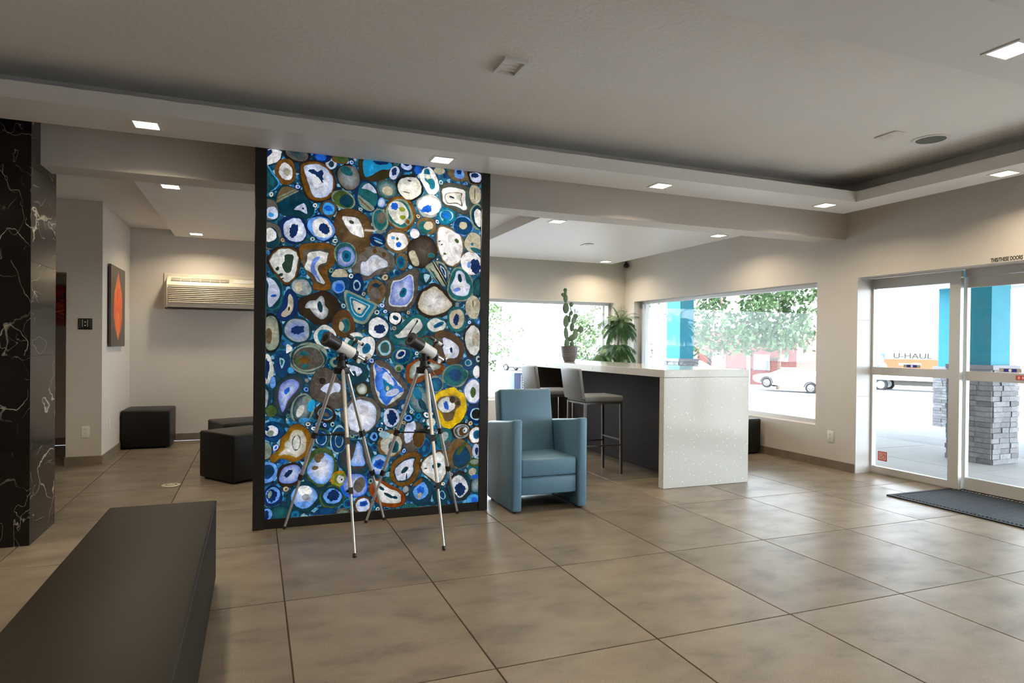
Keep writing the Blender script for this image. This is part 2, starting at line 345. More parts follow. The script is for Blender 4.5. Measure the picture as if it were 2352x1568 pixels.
wb = MB().box(-1.82, BX0, YB, YB + WT, 0, ZC).box(BX1, XW, YB, YB + WT, 0, ZC).box(BX0, BX1, YB, YB + WT, 0, BZ0).box(BX0, BX1, YB, YB + WT, BZ1, ZC)
wb.box(XL, -1.82, YB, YB + WT, 0, ZC)
struct('wall_back', wb, 'paint')
wl = MB().box(-1.82, -1.50, 7.94, YB, 0, ZF).box(-3.1, -1.82, 7.94, 8.10, 2.005, ZF).box(XL, -3.1, 7.94, 8.10, 0, ZF)
struct('wall_left', wl, 'paint')
struct('wall_side', MB().box(XL - .2, XL, YN, YB, 0, ZC), 'paint')
struct('wall_front', MB().box(XL - .2, XW + WT, YN - .2, YN, 0, ZC), 'paint')
struct('ceiling', MB().box(XL - .2, XW + WT, YN - .2, 5.37, ZC, ZC + .2).box(XL - .2, XW + WT, 5.37, YB + WT, ZF, ZC + .2), 'ceiling_paint')
# header beam between the two bays and the floating soffit ring with its cove lip
BM0, BM1, BMZ = 5.115, 5.37, 2.455
struct('trim_1', MB().box(-1.32, XW, BM0, BM1, BMZ, ZC), 'paint')
rg = MB()
RX0, RX1, RY0, RY1 = -4.9, 5.43, 1.655, 4.80
def ring_rect(x0, x1, y0, y1, z0, z1): rg.box(x0, x1, y0, y1, z0, z1)
ring_rect(RX0, RX1, 4.365, RY1, ZR, ZR + .095); ring_rect(RX0, RX1, RY0, 2.113, ZR, ZR + .095)
ring_rect(5.09, RX1, 2.113, 4.365, ZR, ZR + .095); ring_rect(RX0, -4.5, 2.113, 4.365, ZR, ZR + .095)
ring_rect(RX0, RX1, 4.72, RY1, ZR + .095, ZC); ring_rect(RX0, RX1, RY0, RY0 + .08, ZR + .095, ZC); ring_rect(5.35, RX1, RY0 + .08, 4.72, ZR + .095, ZC); ring_rect(RX0, RX0 + .08, RY0 + .08, 4.72, ZR + .095, ZC)
struct('trim_2', rg, 'trim_paint')
# floating ceiling panels of the far bay
struct('trim_3', MB().box(-.955, 1.75, 6.09, 9.27, ZR, ZF), 'trim_paint')
struct('trim_4', MB().box(2.77, 5.41, 6.09, 9.27, ZR, ZF), 'trim_paint')
# tiled skirting
def skirting(name, runs):
    root = link(name, None, kind='structure')
    for (ax, a0, a1, c0, c1) in runs:
        n = max(1, round(abs(a1 - a0) / .6)); st = (a1 - a0) / n
        for k in range(n):
            p, q = a0 + k * st + .001, a0 + (k + 1) * st - .001
            (MB().box(c0, c1, p, q, 0, .092) if ax == 'y' else MB().box(p, q, c0, c1, 0, .092)).build('skirting_tile', 'base_tile', root)
skirting('baseboard_right', [('y', DY1, 9.53, XW - .011, XW), ('y', YN, DY0, XW - .011, XW)])
skirting('baseboard_back', [('x', -1.49, 5.80, YB - .011, YB), ('x', XL, -1.83, YB - .011, YB)])
skirting('baseboard_left', [('x', -1.83, -1.489, 7.929, 7.94), ('y', 7.94, 9.53, -1.50, -1.489), ('x', XL, -3.1, 7.929, 7.94)])
# door reveal in pale tiles
jr = link('trim_5', None, kind='structure')
for z0, z1 in ((0, .80), (.802, 1.598), (1.60, DZ)): MB().box(XW - .002, 6.03, DY1 - .010, DY1, z0, z1).build('reveal_tile', 'jamb_tile', jr)
# windows
def window(name, ax, a0, a1, z0, z1, c0, c1, pane_c, splits):
    root = link(name, None, kind='structure')
    B = (lambda a, b, c, d, e, f: MB().box(c, d, a, b, e, f)) if ax == 'y' else (lambda a, b, c, d, e, f: MB().box(a, b, c, d, e, f))
    t = .045
    B(a0, a1, c0, c1, z1 - t, z1).build('window_frame', 'aluminium', root); B(a0, a1, c0, c1, z0, z0 + t).build('window_frame', 'aluminium', root)
    B(a0, a0 + t, c0, c1, z0 + t, z1 - t).build('window_frame', 'aluminium', root); B(a1 - t, a1, c0, c1, z0 + t, z1 - t).build('window_frame', 'aluminium', root)
    xs = [a0 + t] + splits + [a1 - t]
    for s_ in splits: B(s_ - .02, s_ + .02, c0, c1, z0 + t, z1 - t).build('mullion', 'aluminium', root)
    for p, q in zip(xs[:-1], xs[1:]):
        p2 = p + (.02 if p in splits else 0); q2 = q - (.02 if q in splits else 0)
        B(p2, q2, pane_c, pane_c + .006, z0 + t, z1 - t).build('pane', 'glass', root)
    return root
window('window_1', 'y', WY0, WY1, WZ0, WZ1, XW + .13, XW + .19, XW + .157, [9.12])
window('window_2', 'x', BX0, BX1, BZ0, BZ1, YB + .13, YB + .19, YB + .157, [5.50])
window('added_window', 'y', -2.3, .85, WZ0, WZ1, XW + .13, XW + .19, XW + .157, [-.7])  # unseen window, added as a guess to let more daylight into the room
# ------------------------------------------------------------------ entrance doors
def door_leaf(name, y0, y1, xp, stile_lo, stile_hi, rails, stickers=()):
    root = link(name, None, kind='structure'); x0, x1 = xp - .022, xp + .022
    zb = .012; zt = rails[-1][1]
    MB().box(x0, x1, y0, y0 + stile_lo, zb, zt).build('stile', 'aluminium', root); MB().box(x0, x1, y1 - stile_hi, y1, zb, zt).build('stile', 'aluminium', root)
    for a, b in rails: MB().box(x0, x1, y0 + stile_lo, y1 - stile_hi, max(a, zb), b).build('rail', 'aluminium', root)
    for (a, b), (c, d) in zip(rails[:-1], rails[1:]): MB().box(xp - .004, xp + .004, y0 + stile_lo, y1 - stile_hi, b, c).build('pane', 'glass', root)
    return root
d1 = door_leaf('door_1', 4.036, 4.958, 6.055, .10, .022, [(0, .078), (1.03, 1.112), (1.925, 2.032)])
d2 = door_leaf('door_2', 3.10, 4.05, 6.125, .03, .03, [(0, .125), (1.018, 1.103), (1.873, 1.968)])
d3 = door_leaf('door_3', 2.16, 3.095, 6.125, .03, .03, [(0, .125), (1.018, 1.103), (1.873, 1.968)])
d4 = door_leaf('door_4', 1.19, 2.17, 6.055, .022, .10, [(0, .078), (1.03, 1.112), (1.925, 2.032)])
def sticker(parent, name, x, y0, y1, z0, z1, m, label):
    o = MB().box(x - .001, x, y0, y1, z0, z1).build(name, m, parent); o['label'] = label; return o
s = sticker(d1, 'no_smoking_sticker', 6.050, 4.772, 4.876, .142, .238, 'red', 'small red no smoking sticker on the glass')
MB().box(6.0484, 6.049, 4.782, 4.866, .152, .228).build('sticker_face', mat('sticker_pink', (.72, .42, .38), .4), s)
c = MB(); pts = [(6.0478, 4.824 + .028 * math.cos(t), .19 + .028 * math.sin(t)) for t in [2 * PI * k / 20 for k in range(21)]]; c.tube(pts, .0022, 6); c.tube([(6.0478, 4.804, .21), (6.0478, 4.844, .17)], .0022, 6); c.build('sticker_ring', 'red', s)
for par, x, ya, yb, za, zb in ((d1, 6.050, 4.425, 4.605, 1.116, 1.150), (d2, 6.120, 3.565, 3.747, 1.107, 1.142)):
    s = sticker(par, 'safety_sticker', x, ya, yb, za, zb, mat('sticker_tan', (.42, .40, .34), .4), 'tan automatic door sticker with blue squares')
    w_ = (yb - ya)
    for k in (.33, .67): MB().box(x - .0016, x - .001, ya + w_ * k - .022, ya + w_ * k + .022, za + .004, zb - .004).build('sticker_square', 'blue_mark', s)
    MB().lathe([(.001, 0), (.013, 0), (.013, .0006), (.001, .0006)], 16, M=Matrix.Translation((x - .0016, (ya + yb) / 2, (za + zb) / 2)) @ Matrix.Rotation(-PI / 2, 4, 'Y')).build('sticker_disc', 'white_ink', s)
s = sticker(d2, 'push_sticker', 6.102, 3.44, 3.60, 1.045, 1.085, 'red', 'red emergency sticker on the door rail')
for k in range(5): MB().box(6.1002, 6.101, 3.575 - k * .032 - .008, 3.575 - k * .032 + .008, 1.053, 1.077).build('sticker_mark', mat('sticker_pink2', (.8, .5, .45), .4), s)
tr = link('trim_6', None, kind='structure')
MB().box(6.085, 6.135, DY0, 4.03, 1.972, DZ).build('track_cover', 'aluminium', tr); MB().box(6.04, 6.15, DY0, DY1, .0002, .011).build('threshold', 'aluminium', tr)
tx = link('lettering', text_mesh('THIS/THESE DOORS TO', .047, .60, bold=.0011), loc=(XW - .001, 3.650, 2.048), rot=(PI / 2, 0, -PI / 2)); tx.data.materials.append(MATS['ink'])
tag(tx, 'black capital lettering on the wall above the sliding entrance doors', 'lettering')

# ------------------------------------------------------------------ downlights
def downlight():
    root = thing('downlight', 'square recessed downlight', 'light')
    o, i, h = .082, .066, .005
    fr = MB()
    for b in ((-o, o, -o, -i), (-o, o, i, o), (-o, -i, -i, i), (i, o, -i, i)): fr.box(*b, -h, 0)
    fr.build('trim_frame', 'plastic_white', root)
    MB().box(-i, i, -i, i, -.003, -.001).build('lens', emit('lamp_lens', (1, .93, .76), 9.0), root)
    ld = bpy.data.lights.new('lamp', 'AREA'); ld.shape = 'SQUARE'; ld.size = .12; ld.energy = LAMP; ld.color = (1, .83, .60); ld.spread = R(150)
    lo = link('lamp', ld, root, loc=(0, 0, -.008))
    return root
proto = downlight(); used = False
def place_light(x, y, label, group=None):
    global used
    o = proto if not used else copy_tree(proto); used = True
    o.location = (x, y, ZR); o['label'] = label
    if group: o['group'] = group
    elif 'group' in o: del o['group']
for x, y, l in ((-.636, 4.58, 'square downlight in the soffit strip between the marble column and the agate panel'), (1.251, 4.58, 'square downlight in the soffit strip right above the agate panel'),
    (3.129, 4.58, 'square downlight in the soffit strip above the bar stools and armchair'), (4.949, 4.58, 'square downlight at the inner corner of the soffit near the window wall'),
    (5.27, 3.21, 'square downlight in the soffit strip along the entrance wall'), (3.13, 1.885, 'square downlight in the soffit strip nearest the entrance mat side'),
    (-.69, 6.31, 'square downlight of the far ceiling panel right behind the header beam above the black ottomans'), (-.69, 8.95, 'square downlight of the far ceiling panel in front of the air conditioner'),
    (3.02, 6.34, 'square downlight of the bar ceiling panel beside its recessed edge'), (5.16, 6.34, 'square downlight of the bar ceiling panel close to the window wall'), (5.16, 9.03, 'square downlight at the far corner of the bar ceiling panel near the security camera')):
    place_light(x, y, l)
for x, y in ((-2.52, 4.58), (-4.4, 4.58), (1.25, 1.885), (-.63, 1.885), (-2.5, 1.885), (5.1, 1.9), (1.49, 6.31), (1.49, 8.95), (3.02, 9.03)):
    place_light(x, y, 'square recessed downlight in the white soffit hidden from view', 'downlights out of view')
# ceiling fittings
v = thing('ceiling_vent', 'small square white recessed fitting in the middle of the tray ceiling', 'vent', (1.325, 3.42, ZC))
fr = MB()
for b in ((-.07, .07, -.10, -.085), (-.07, .07, .085, .10), (-.07, -.055, -.085, .085), (.055, .07, -.085, .085)): fr.box(*b, -.022, 0)
fr.build('frame', 'trim_paint', v); MB().box(-.055, .055, -.085, .085, -.006, -.001).build('plate', 'ceiling_paint', v)
for k in range(3): MB().box(-.05, .05, -.05 + k * .045, -.03 + k * .045, -.010, -.006).build('vent_slat', 'trim_paint', v)
v = thing('ceiling_speaker', 'round grey ceiling speaker in the tray ceiling', 'speaker', (4.71, 3.39, ZC))
MB().lathe([(.10, 0), (.125, 0), (.125, -.006), (.108, -.010), (.10, -.006)], 36, cap=False).build('bezel', 'trim_paint', v)
MB().lathe([(.001, -.006), (.104, -.006), (.104, -.003), (.001, -.003)], 36).build('grille', mat('speaker_grille', (.16, .17, .16), .7, bump=.5, bscale=500), v)
v = thing('access_plate', 'square white cover plate beside the round ceiling speaker', 'cover plate', (4.345, 3.44, ZC))
MB().rbox(-.055, .055, -.09, .09, -.010, -.001, .004).build('plate', 'trim_paint', v); MB().lathe([(.001, -.014), (.02, -.014), (.025, -.010), (.001, -.010)], 16).build('boss', 'trim_paint', v)
v = thing('access_plate', 'square white cover plate in the ceiling panel above the bar', 'cover plate', (4.06, 7.61, ZR))
MB().rbox(-.055, .055, -.09, .09, -.010, -.001, .004).build('plate', 'trim_paint', v); MB().lathe([(.001, -.014), (.02, -.014), (.025, -.010), (.001, -.010)], 16).build('boss', 'trim_paint', v)
v = thing('security_camera', 'small black security camera in the corner above the palm', 'camera', (5.80, 9.50, 2.66))
MB().tube([(.03, .02, .06), (-.02, -.06, .02)], .018, 10).build('bracket', 'black_plastic', v); b_ = MB().ball((-.03, -.09, -.01), (.045, .05, .04)); b_.build('housing', 'black_plastic', v)
MB().tube([(-.045, -.12, -.015), (-.055, -.15, -.022)], [.026, .028], 14).build('hood', 'black_plastic', v); MB().tube([(-.052, -.14, -.02), (-.0535, -.147, -.0215)], .022, 14).build('lens', 'lens', v)

# ------------------------------------------------------------------ marble column
col = thing('marble_column', 'square column clad in black marble slabs with white veins', 'column', (-1.77, 5.2, 0))
MB().box(-2.215, -1.335, 4.941, 5.465, 0, 2.87).build('core', 'slot_dark', col, True)
for k in range(5):
    z0, z1 = .6 * k + .001, min(.6 * k + .599, 2.872)
    for x0, x1 in ((-2.23, -1.921), (-1.919, -1.32)): MB().box(x0, x1, 4.926, 4.941, z0, z1).build('slab', 'marble', col, True); MB().box(x0, x1, 5.465, 5.48, z0, z1).build('slab', 'marble', col, True)
    MB().box(-1.335, -1.32, 4.9415, 5.4645, z0, z1).build('slab', 'marble', col, True); MB().box(-2.23, -2.215, 4.9415, 5.4645, z0, z1).build('slab', 'marble', col, True)

# ------------------------------------------------------------------ seating
def cube_seat(name, label, loc, rz, sx, sy, h, m='black_vinyl', cat='ottoman', group=None):
    t = thing(name, label, cat, loc, rz, group)
    MB().rbox(-sx / 2, sx / 2, -sy / 2, sy / 2, .015, h, .020, 4).build('upholstered_body', m, t)
    sm = MB(); a, b = sx / 2 - .0015, sy / 2 - .0015
    sm.tube([(-a, -b, h - .020), (a, -b, h - .020), (a, b, h - .020), (-a, b, h - .020), (-a, -b, h - .020)], .0025, 6).build('piping', m, t)
    for x in (-1, 1):
        for y in (-1, 1): MB().lathe([(.018, 0), (.02, .02)], 10, c=(x * (sx / 2 - .05), y * (sy / 2 - .05), 0)).build('foot', 'black_plastic', t)
    return t
cube_seat('cube_ottoman', 'black cube ottoman against the corner below the orange wall art', (-1.225, 9.21, 0), 0, .53, .60, .465)
a = math.atan2(6.407 - 6.86, -.18 + .492)
cx, cy = -.18 + .275 * math.cos(a + PI) + .275 * math.cos(a + PI / 2), 6.407 + .275 * math.sin(a + PI) + .275 * math.sin(a + PI / 2)
cube_seat('cube_ottoman', 'black cube ottoman turned cornerwise beside the left edge of the agate panel', (cx, cy, 0), a, .55, .55, .455)
cube_seat('cube_ottoman', 'black cube ottoman half hidden behind another ottoman near the agate panel', (-.13, 7.72, 0), .35, .55, .55, .45)
cube_seat('cube_ottoman', 'dark ottoman under the window behind the white end of the bar counter', (5.53, 6.54, 0), 0, .50, .55, .43, 'bench_vinyl')
bn = thing('bench', 'long black upholstered bench in the foreground', 'bench', (-.44, 2.83, 0))
MB().rbox(-.25, .25, -1.02, 1.02, .02, .445, .009, 3).build('upholstered_body', 'bench_vinyl', bn)
MB().tube([(-.25, -1.02, .437), (.25, -1.02, .437), (.25, 1.02, .437), (-.25, 1.02, .437), (-.25, -1.02, .437)], .0028, 6).build('piping', 'bench_vinyl', bn)
for x in (-.19, .19):
    for y in (-.92, 0, .92): MB().lathe([(.02, 0), (.024, .03)], 10, c=(x, y, 0)).build('foot', 'black_plastic', bn)

ac = thing('armchair', 'blue leather armchair with panel arms beside the agate panel', 'armchair', (2.165, 4.9, 0))
def arm(x0, x1):
    bm = bmesh.new()
    prof = [(4.612, .012), (5.20, .012), (5.20, .655), (4.70, .712), (4.612, .728)]
    vs = [bm.verts.new((x, y, z)) for x in (x0, x1) for y, z in prof]; n = len(prof)
    bm.faces.new(vs[:n][::-1]); bm.faces.new(vs[n:])
    for i in range(n): bm.faces.new((vs[i], vs[(i + 1) % n], vs[n + (i + 1) % n], vs[n + i]))
    bmesh.ops.recalc_face_normals(bm, faces=bm.faces); bmesh.ops.bevel(bm, geom=list(bm.edges), offset=.018, segments=3, affect='EDGES', profile=.5)
    return MB().bm(bm)
arm(1.842, 1.922).build('arm', 'blue_vinyl', ac, True); arm(2.408, 2.486).build('arm', 'blue_vinyl', ac, True)
MB().rbox(1.923, 2.407, 4.640, 5.16, .130, .268, .012, 3).build('seat_base', 'blue_vinyl', ac, True)
MB().rbox(1.923, 2.407, 4.635, 5.10, .270, .412, .020, 4).build('seat_cushion', 'blue_vinyl', ac, True)
MB().rbox(-.242, .242, -.065, .065, 0, .56, .022, 4, M=Matrix.Translation((2.165, 5.105, .365)) @ Matrix.Rotation(R(-11), 4, 'X')).build('backrest', 'blue_vinyl', ac, True)
MB().tube([(1.926, 4.6335, .269), (2.404, 4.6335, .269)], .0022, 6).build('seam', 'blue_vinyl', ac, True)
MB().rbox(1.845, 2.483, 5.165, 5.205, .02, .62, .01, 2).build('back_panel', 'blue_vinyl', ac, True)
for x in (1.88, 2.445):
    for y in (4.65, 5.16): MB().lathe([(.014, 0), (.016, .014)], 10, c=(x, y, 0)).build('glide', 'black_plastic', ac, True)

def stool(loc, label, rz=0):
    t = thing('bar_stool', label, 'bar stool', loc, rz)
    MB().rbox(-.215, .235, -.20, .20, .735, .80, .022, 4).build('seat', 'grey_vinyl', t)
    MB().rbox(-.022, .022, -.20, .20, 0, .31, .014, 3, M=Matrix.Translation((-.225, 0, .765)) @ Matrix.Rotation(R(-9), 4, 'Y')).build('backrest', 'grey_vinyl', t)
    for x, dx in ((-.20, -.012), (.205, .012)):
        for y in (-.185, .185): MB().tube([(x, y, .735), (x + dx, y, 0)], .0165, square=True).build('leg', 'stool_metal', t)
    fr = MB()
    for p, q in (((-.20, -.185, .725), (.205, -.185, .725)), ((-.20, .185, .725), (.205, .185, .725)), ((-.20, -.185, .725), (-.20, .185, .725)), ((.205, -.185, .725), (.205, .185, .725))): fr.tube([p, q], .013, square=True)
    fr.build('seat_frame', 'stool_metal', t)
    for y in (-.185, .185): MB().tube([(-.205, y, .30), (.21, y, .30)], .011, square=True).build('footrest', 'stool_metal', t)
    for x in (-.206, .212): MB().tube([(x, -.185, .35), (x, .185, .35)], .011, square=True).build('footrest', 'stool_metal', t)
    return t
stool((3.255, 5.905, 0), 'grey padded bar stool nearer to the white waterfall end of the counter')
stool((3.20, 6.86, 0), 'grey padded bar stool nearer to the cactus end of the counter')

bc = thing('bar_counter', 'tall bar counter of sparkling white quartz with waterfall ends and a dark side', 'counter', (3.95, 6.54, 0))
MB().rbox(3.465, 4.44, 4.98, 8.10, 1.018, 1.09, .003, 1).build('worktop', 'quartz', bc, True)
MB().rbox(3.465, 4.44, 4.98, 5.052, .001, 1.0175, .003, 1).build('waterfall_end', 'quartz', bc, True); MB().rbox(3.465, 4.44, 8.028, 8.10, .001, 1.0175, .003, 1).build('waterfall_end', 'quartz', bc, True)
MB().box(3.885, 4.40, 5.0525, 8.0275, .001, 1.0175).build('side_panel', 'speckle', bc, True)
for y in (5.0526, 8.012): MB().box(3.50, 3.884, y, y + .015, .001, 1.0175).build('end_liner', 'slot_dark', bc, True)
for y in (6.35, 7.55): MB().lathe([(.001, 0), (.008, 0), (.008, .004), (.001, .004)], 12, M=Matrix.Translation((3.4645, y, 1.055)) @ Matrix.Rotation(-PI / 2, 4, 'Y')).build('brass_dot', mat('brass', (.75, .55, .2), .3, metal=.8), bc, True)

# ------------------------------------------------------------------ cactus
ct = thing('potted_cactus', 'prickly pear cactus in a grey ribbed pot on the counter', 'plant', (3.83, 7.63, 1.0905))
pot = [(.066, 0), (.072, .004), (.082, .03), (.094, .06), (.100, .075), (.097, .08), (.104, .105), (.101, .11), (.108, .135), (.105, .14), (.115, .185), (.116, .205), (.108, .207), (.104, .185), (.02, .180)]
MB().lathe(pot, 32).build('pot', mat('pot_grey', (.13, .115, .12), .5, noise=.1, nscale=10), ct); MB().lathe([(.001, .178), (.104, .182), (.104, .186), (.001, .19)], 24).build('soil', mat('soil', (.09, .06, .04), .9, noise=.4, nscale=60), ct)
mat('cactus', (.15, .24, .14), .5, noise=.25, nscale=25, rnd=.12, bump=.3, bscale=90)
rx = Vector((math.cos(YAW + .05), -math.sin(YAW + .05), 0)); rn = Vector((math.sin(YAW + .05), math.cos(YAW + .05), 0))
PAD = [(-.035, .235, .036, .075, 0, .2), (.03, .215, .030, .065, 8, -.3), (-.045, .37, .033, .085, -6, .3), (.035, .315, .044, .062, 55, 0), (.075, .365, .040, .075, 8, .3), (.145, .425, .042, .046, 35, .1), (.03, .455, .034, .062, 6, -.4),
       (-.045, .53, .043, .085, 4, .2), (.055, .545, .040, .056, 25, .5), (.075, .595, .036, .038, 25, 0), (.066, .665, .010, .036, -4, 0), (.097, .655, .008, .026, 30, 0), (.0, .58, .020, .070, -3, .9), (.018, .638, .026, .034, 15, .2),
       (-.052, .70, .045, .072, 0, .1), (.018, .748, .030, .034, 8, .2), (.012, .69, .010, .036, -10, .5), (-.057, .83, .032, .058, -2, .3), (-.092, .875, .022, .028, -35, 0), (-.062, .905, .020, .035, 10, 0), (-.062, .938, .026, .026, 0, .2)]
for (dx, z, a_, b_, rot, tw) in PAD:
    Mx = Matrix.Translation(rx * dx + Vector((0, 0, z))) @ Matrix(((rx.x, rn.x, 0, 0), (rx.y, rn.y, 0, 0), (0, 0, 1, 0), (0, 0, 0, 1))) @ Matrix.Rotation(tw, 4, 'Z') @ Matrix.Rotation(R(rot), 4, 'Y')
    mb = MB(); mb.ball((0, 0, 0), (a_, min(.014, a_ * .8), b_), 14, 10); mb.v = [tuple(Mx @ Vector(p)) for p in mb.v]; mb.build('pad', 'cactus', ct)

# ------------------------------------------------------------------ palm in the corner
random.seed(5)
mat('frond', (.10, .22, .07), .5, noise=.35, nscale=18, rnd=.25); mat('palm_trunk', (.22, .15, .10), .8, noise=.4, nscale=30)
PMX, PMY = 5.36, 9.02
pm = thing('potted_palm', 'potted palm with drooping green fronds in the corner behind the counter', 'plant', (PMX, PMY, 0))
MB().lathe([(.12, 0), (.13, .02), (.16, .30), (.165, .32), (.15, .32), (.145, .29), (.02, .28)], 28).build('pot', 'pot_grey', pm)
MB().lathe([(.001, .275), (.145, .285), (.145, .29), (.001, .295)], 20).build('soil', 'soil', pm)
def frond(base, az, elev, ln, droop, wd):
    mb = MB(); d = Vector((math.cos(az) * math.cos(elev), math.sin(az) * math.cos(elev), math.sin(elev))); p = Vector(base); pts = [p.copy()]; n = 11
    for k in range(n):
        d = (d + Vector((0, 0, -droop / n))).normalized(); p = p + d * ln / n; pts.append(p.copy())
    mb.tube(pts, [.005 * (1 - .8 * k / n) for k in range(n + 1)], 5)
    for k in range(2, n + 1):
        dd = (pts[k] - pts[k - 1]).normalized(); sd = dd.cross(Vector((0, 0, 1)))
        sd = sd.normalized() if sd.length > .05 else Vector((1, 0, 0))
        L_ = wd * (.45 + .55 * math.sin(PI * min(1, (k - .5) / n))) 
        for s_ in (-1, 1):
            for h in (0, .25, .5, .75):
                q = pts[k - 1].lerp(pts[k], h); t = (sd * s_ * .62 + dd * .75 + Vector((0, 0, -.28 + random.uniform(-.15, .1)))).normalized()
                wv = t.cross(Vector((0, 0, 1))).normalized() * .0036; e_ = q + t * L_ + Vector((0, 0, -.03 * L_ / .1 * random.random())); mid = q.lerp(e_, .45) + Vector((0, 0, .006))
                mb.add([q - wv * .3, q + wv * .3, mid + wv, mid - wv, e_], [(0, 1, 2, 3), (3, 2, 4)])
    mb.build('frond', 'frond', pm)
crowns = [((.10, .04, 1.64), 44, 1.15, .38, .17), ((.02, .03, 1.27), 34, .65, .38, .16), ((-.30, .0, 1.15), 14, .55, .32, .12)]
MB().tube([(.02, 0, .28), (.05, .0, .8), (.02, .03, 1.27)], [.022, .018, .017], 8).build('trunk', 'palm_trunk', pm); MB().tube([(-.02, .02, .28), (.0, .04, .9), (.10, .04, 1.66)], [.022, .018, .014], 8).build('trunk', 'palm_trunk', pm); MB().tube([(-.05, 0, .28), (-.15, .0, .8), (-.30, 0, 1.15)], [.020, .016, .013], 8).build('trunk', 'palm_trunk', pm)
for (b0, n, el, ln, w2) in crowns:
    for k in range(n):
        az = 2.4 * k + random.uniform(-.2, .2); e_ = el * (-.15 + 1.4 * (k + .5) / n); l_ = ln * random.uniform(.85, 1.1)
        room = min((5.80 - PMX - b0[0]) / max(math.cos(az), .05), (9.52 - PMY - b0[1]) / max(math.sin(az), .05)); l_ = max(.16, min(l_, room * .80)); frond(b0, az, e_, l_, random.uniform(1.3, 2.2), min(w2, l_ * .42))

# ------------------------------------------------------------------ wall-hung things
au = thing('air_conditioner', 'cream louvred wall air conditioner beside the left edge of the agate panel', 'air conditioner', (-.53, 9.55, 1.71))
MB().rbox(-1.11, .05, 9.530, 9.548, 1.715, 2.195, .004).build('wall_plate', 'plastic_cream', au, True)
MB().prism([(9.53, 1.745), (9.315, 1.745), (9.305, 1.77), (9.305, 2.035), (9.325, 2.065), (9.42, 2.135), (9.53, 2.155)], 0, -1.055, .0).build('housing', 'plastic_cream', au, True)
MB().box(-1.035, -.02, 9.303, 9.306, 1.80, 2.02).build('grille_back', 'slot_dark', au, True)
for k in range(9): MB().rbox(-1.035, -.02, 9.288, 9.303, 1.803 + k * .0242, 1.817 + k * .0242, .003, 1).build('slat', 'plastic_cream', au, True)
Ms = Matrix.Translation((0, 9.372, 2.103)) @ Matrix.Rotation(math.atan2(.07, .095), 4, 'X')
for k in range(6):
    x0 = -1.01 + k * .115; mb = MB(); mb.box(x0, x0 + .108, -.042, .042, .0, .003); mb.v = [tuple(Ms @ Vector(p)) for p in mb.v]; o = mb.build('vent', 'slot_dark', au, True)
    for j in range(4):
        m2 = MB(); m2.box(x0, x0 + .108, -.036 + j * .021, -.027 + j * .021, .003, .007); m2.v = [tuple(Ms @ Vector(p)) for p in m2.v]; m2.build('vent_fin', 'plastic_cream', o, True)
mb = MB(); mb.box(-.27, -.03, -.045, .045, 0, .004); mb.v = [tuple(Ms @ Vector(p)) for p in mb.v]; mb.build('control_lid', 'plastic_white', au, True)
MB().box(-1.08, .03, 9.36, 9.53, 1.722, 1.738).build('drip_tray', 'stool_metal', au, True)
def art_mat(name, kind):
    M = bpy.data.materials.new(name); M.use_nodes = True; MATS[name] = M; nt = M.node_tree; N = nt.nodes; L = nt.links; b = N['Principled BSDF']; b.inputs['Roughness'].default_value = .35
    tc = N.new('ShaderNodeTexCoord'); sp = N.new('ShaderNodeSeparateXYZ'); L.new(tc.outputs['Object'], sp.inputs[0])
    nz = N.new('ShaderNodeTexNoise'); nz.inputs['Scale'].default_value = 3.5; nz.inputs['Distortion'].default_value = 2.2; nz.inputs['Detail'].default_value = 4
    mp = N.new('ShaderNodeMapping'); L.new(tc.outputs['Object'], mp.inputs[0]); L.new(mp.outputs[0], nz.inputs['Vector'])
    cr = N.new('ShaderNodeValToRGB'); e = cr.color_ramp.elements; L.new(nz.outputs[0], cr.inputs[0])
    def ramp(st):
        e[0].position = st[0][0]; e[0].color = (*st[0][1], 1); e[1].position = st[-1][0]; e[1].color = (*st[-1][1], 1)
        for p, c_ in st[1:-1]: k = e.new(p); k.color = (*c_, 1)
    if kind == 'flame':
        mp.inputs['Scale'].default_value = (1, 2.4, .7); ramp([(.3, (.40, .03, .005)), (.42, (.80, .08, .01)), (.58, (.9, .16, .015)), (.68, (.8, .50, .06))])
        # pointed oval mask in Y,Z of the canvas
        def op(o_, a_, b_=None):
            n = N.new('ShaderNodeMath'); n.operation = o_
            for i_, v_ in enumerate((a_, b_)):
                if v_ is None: continue
                if isinstance(v_, (int, float)): n.inputs[i_].default_value = v_
                else: L.new(v_, n.inputs[i_])
            return n.outputs[0]
        zz_ = op('DIVIDE', sp.outputs[2], .40); yy_ = op('DIVIDE', op('SUBTRACT', sp.outputs[1], -.01), .27)
        r_ = op('ADD', op('POWER', op('ABSOLUTE', zz_), 2.0), op('ABSOLUTE', yy_)); wob = op('MULTIPLY', op('SUBTRACT', nz.outputs[0], .5), .9)
        mr = N.new('ShaderNodeMapRange'); mr.inputs[1].default_value = .82; mr.inputs[2].default_value = 1.05; mr.inputs[3].default_value = 1; mr.inputs[4].default_value = 0; L.new(op('ADD', r_, wob), mr.inputs[0])
        mx = N.new('ShaderNodeMix'); mx.data_type = 'RGBA'; mx.inputs[6].default_value = (.075, .055, .042, 1); L.new(cr.outputs[0], mx.inputs[7]); L.new(mr.outputs[0], mx.inputs[0]); L.new(mx.outputs[2], b.inputs['Base Color'])
    else:
        mp.inputs['Scale'].default_value = (1.0, 1, 3.0); mp.inputs['Rotation'].default_value = (0, R(-30), 0)
        ramp([(.3, (.10, .003, .004)), (.45, (.35, .01, .006)), (.55, (.6, .03, .01)), (.66, (.8, .18, .02)), (.75, (.85, .4, .08))]); L.new(cr.outputs[0], b.inputs['Base Color'])
art_mat('art_flame', 'flame'); art_mat('art_wave', 'wave')
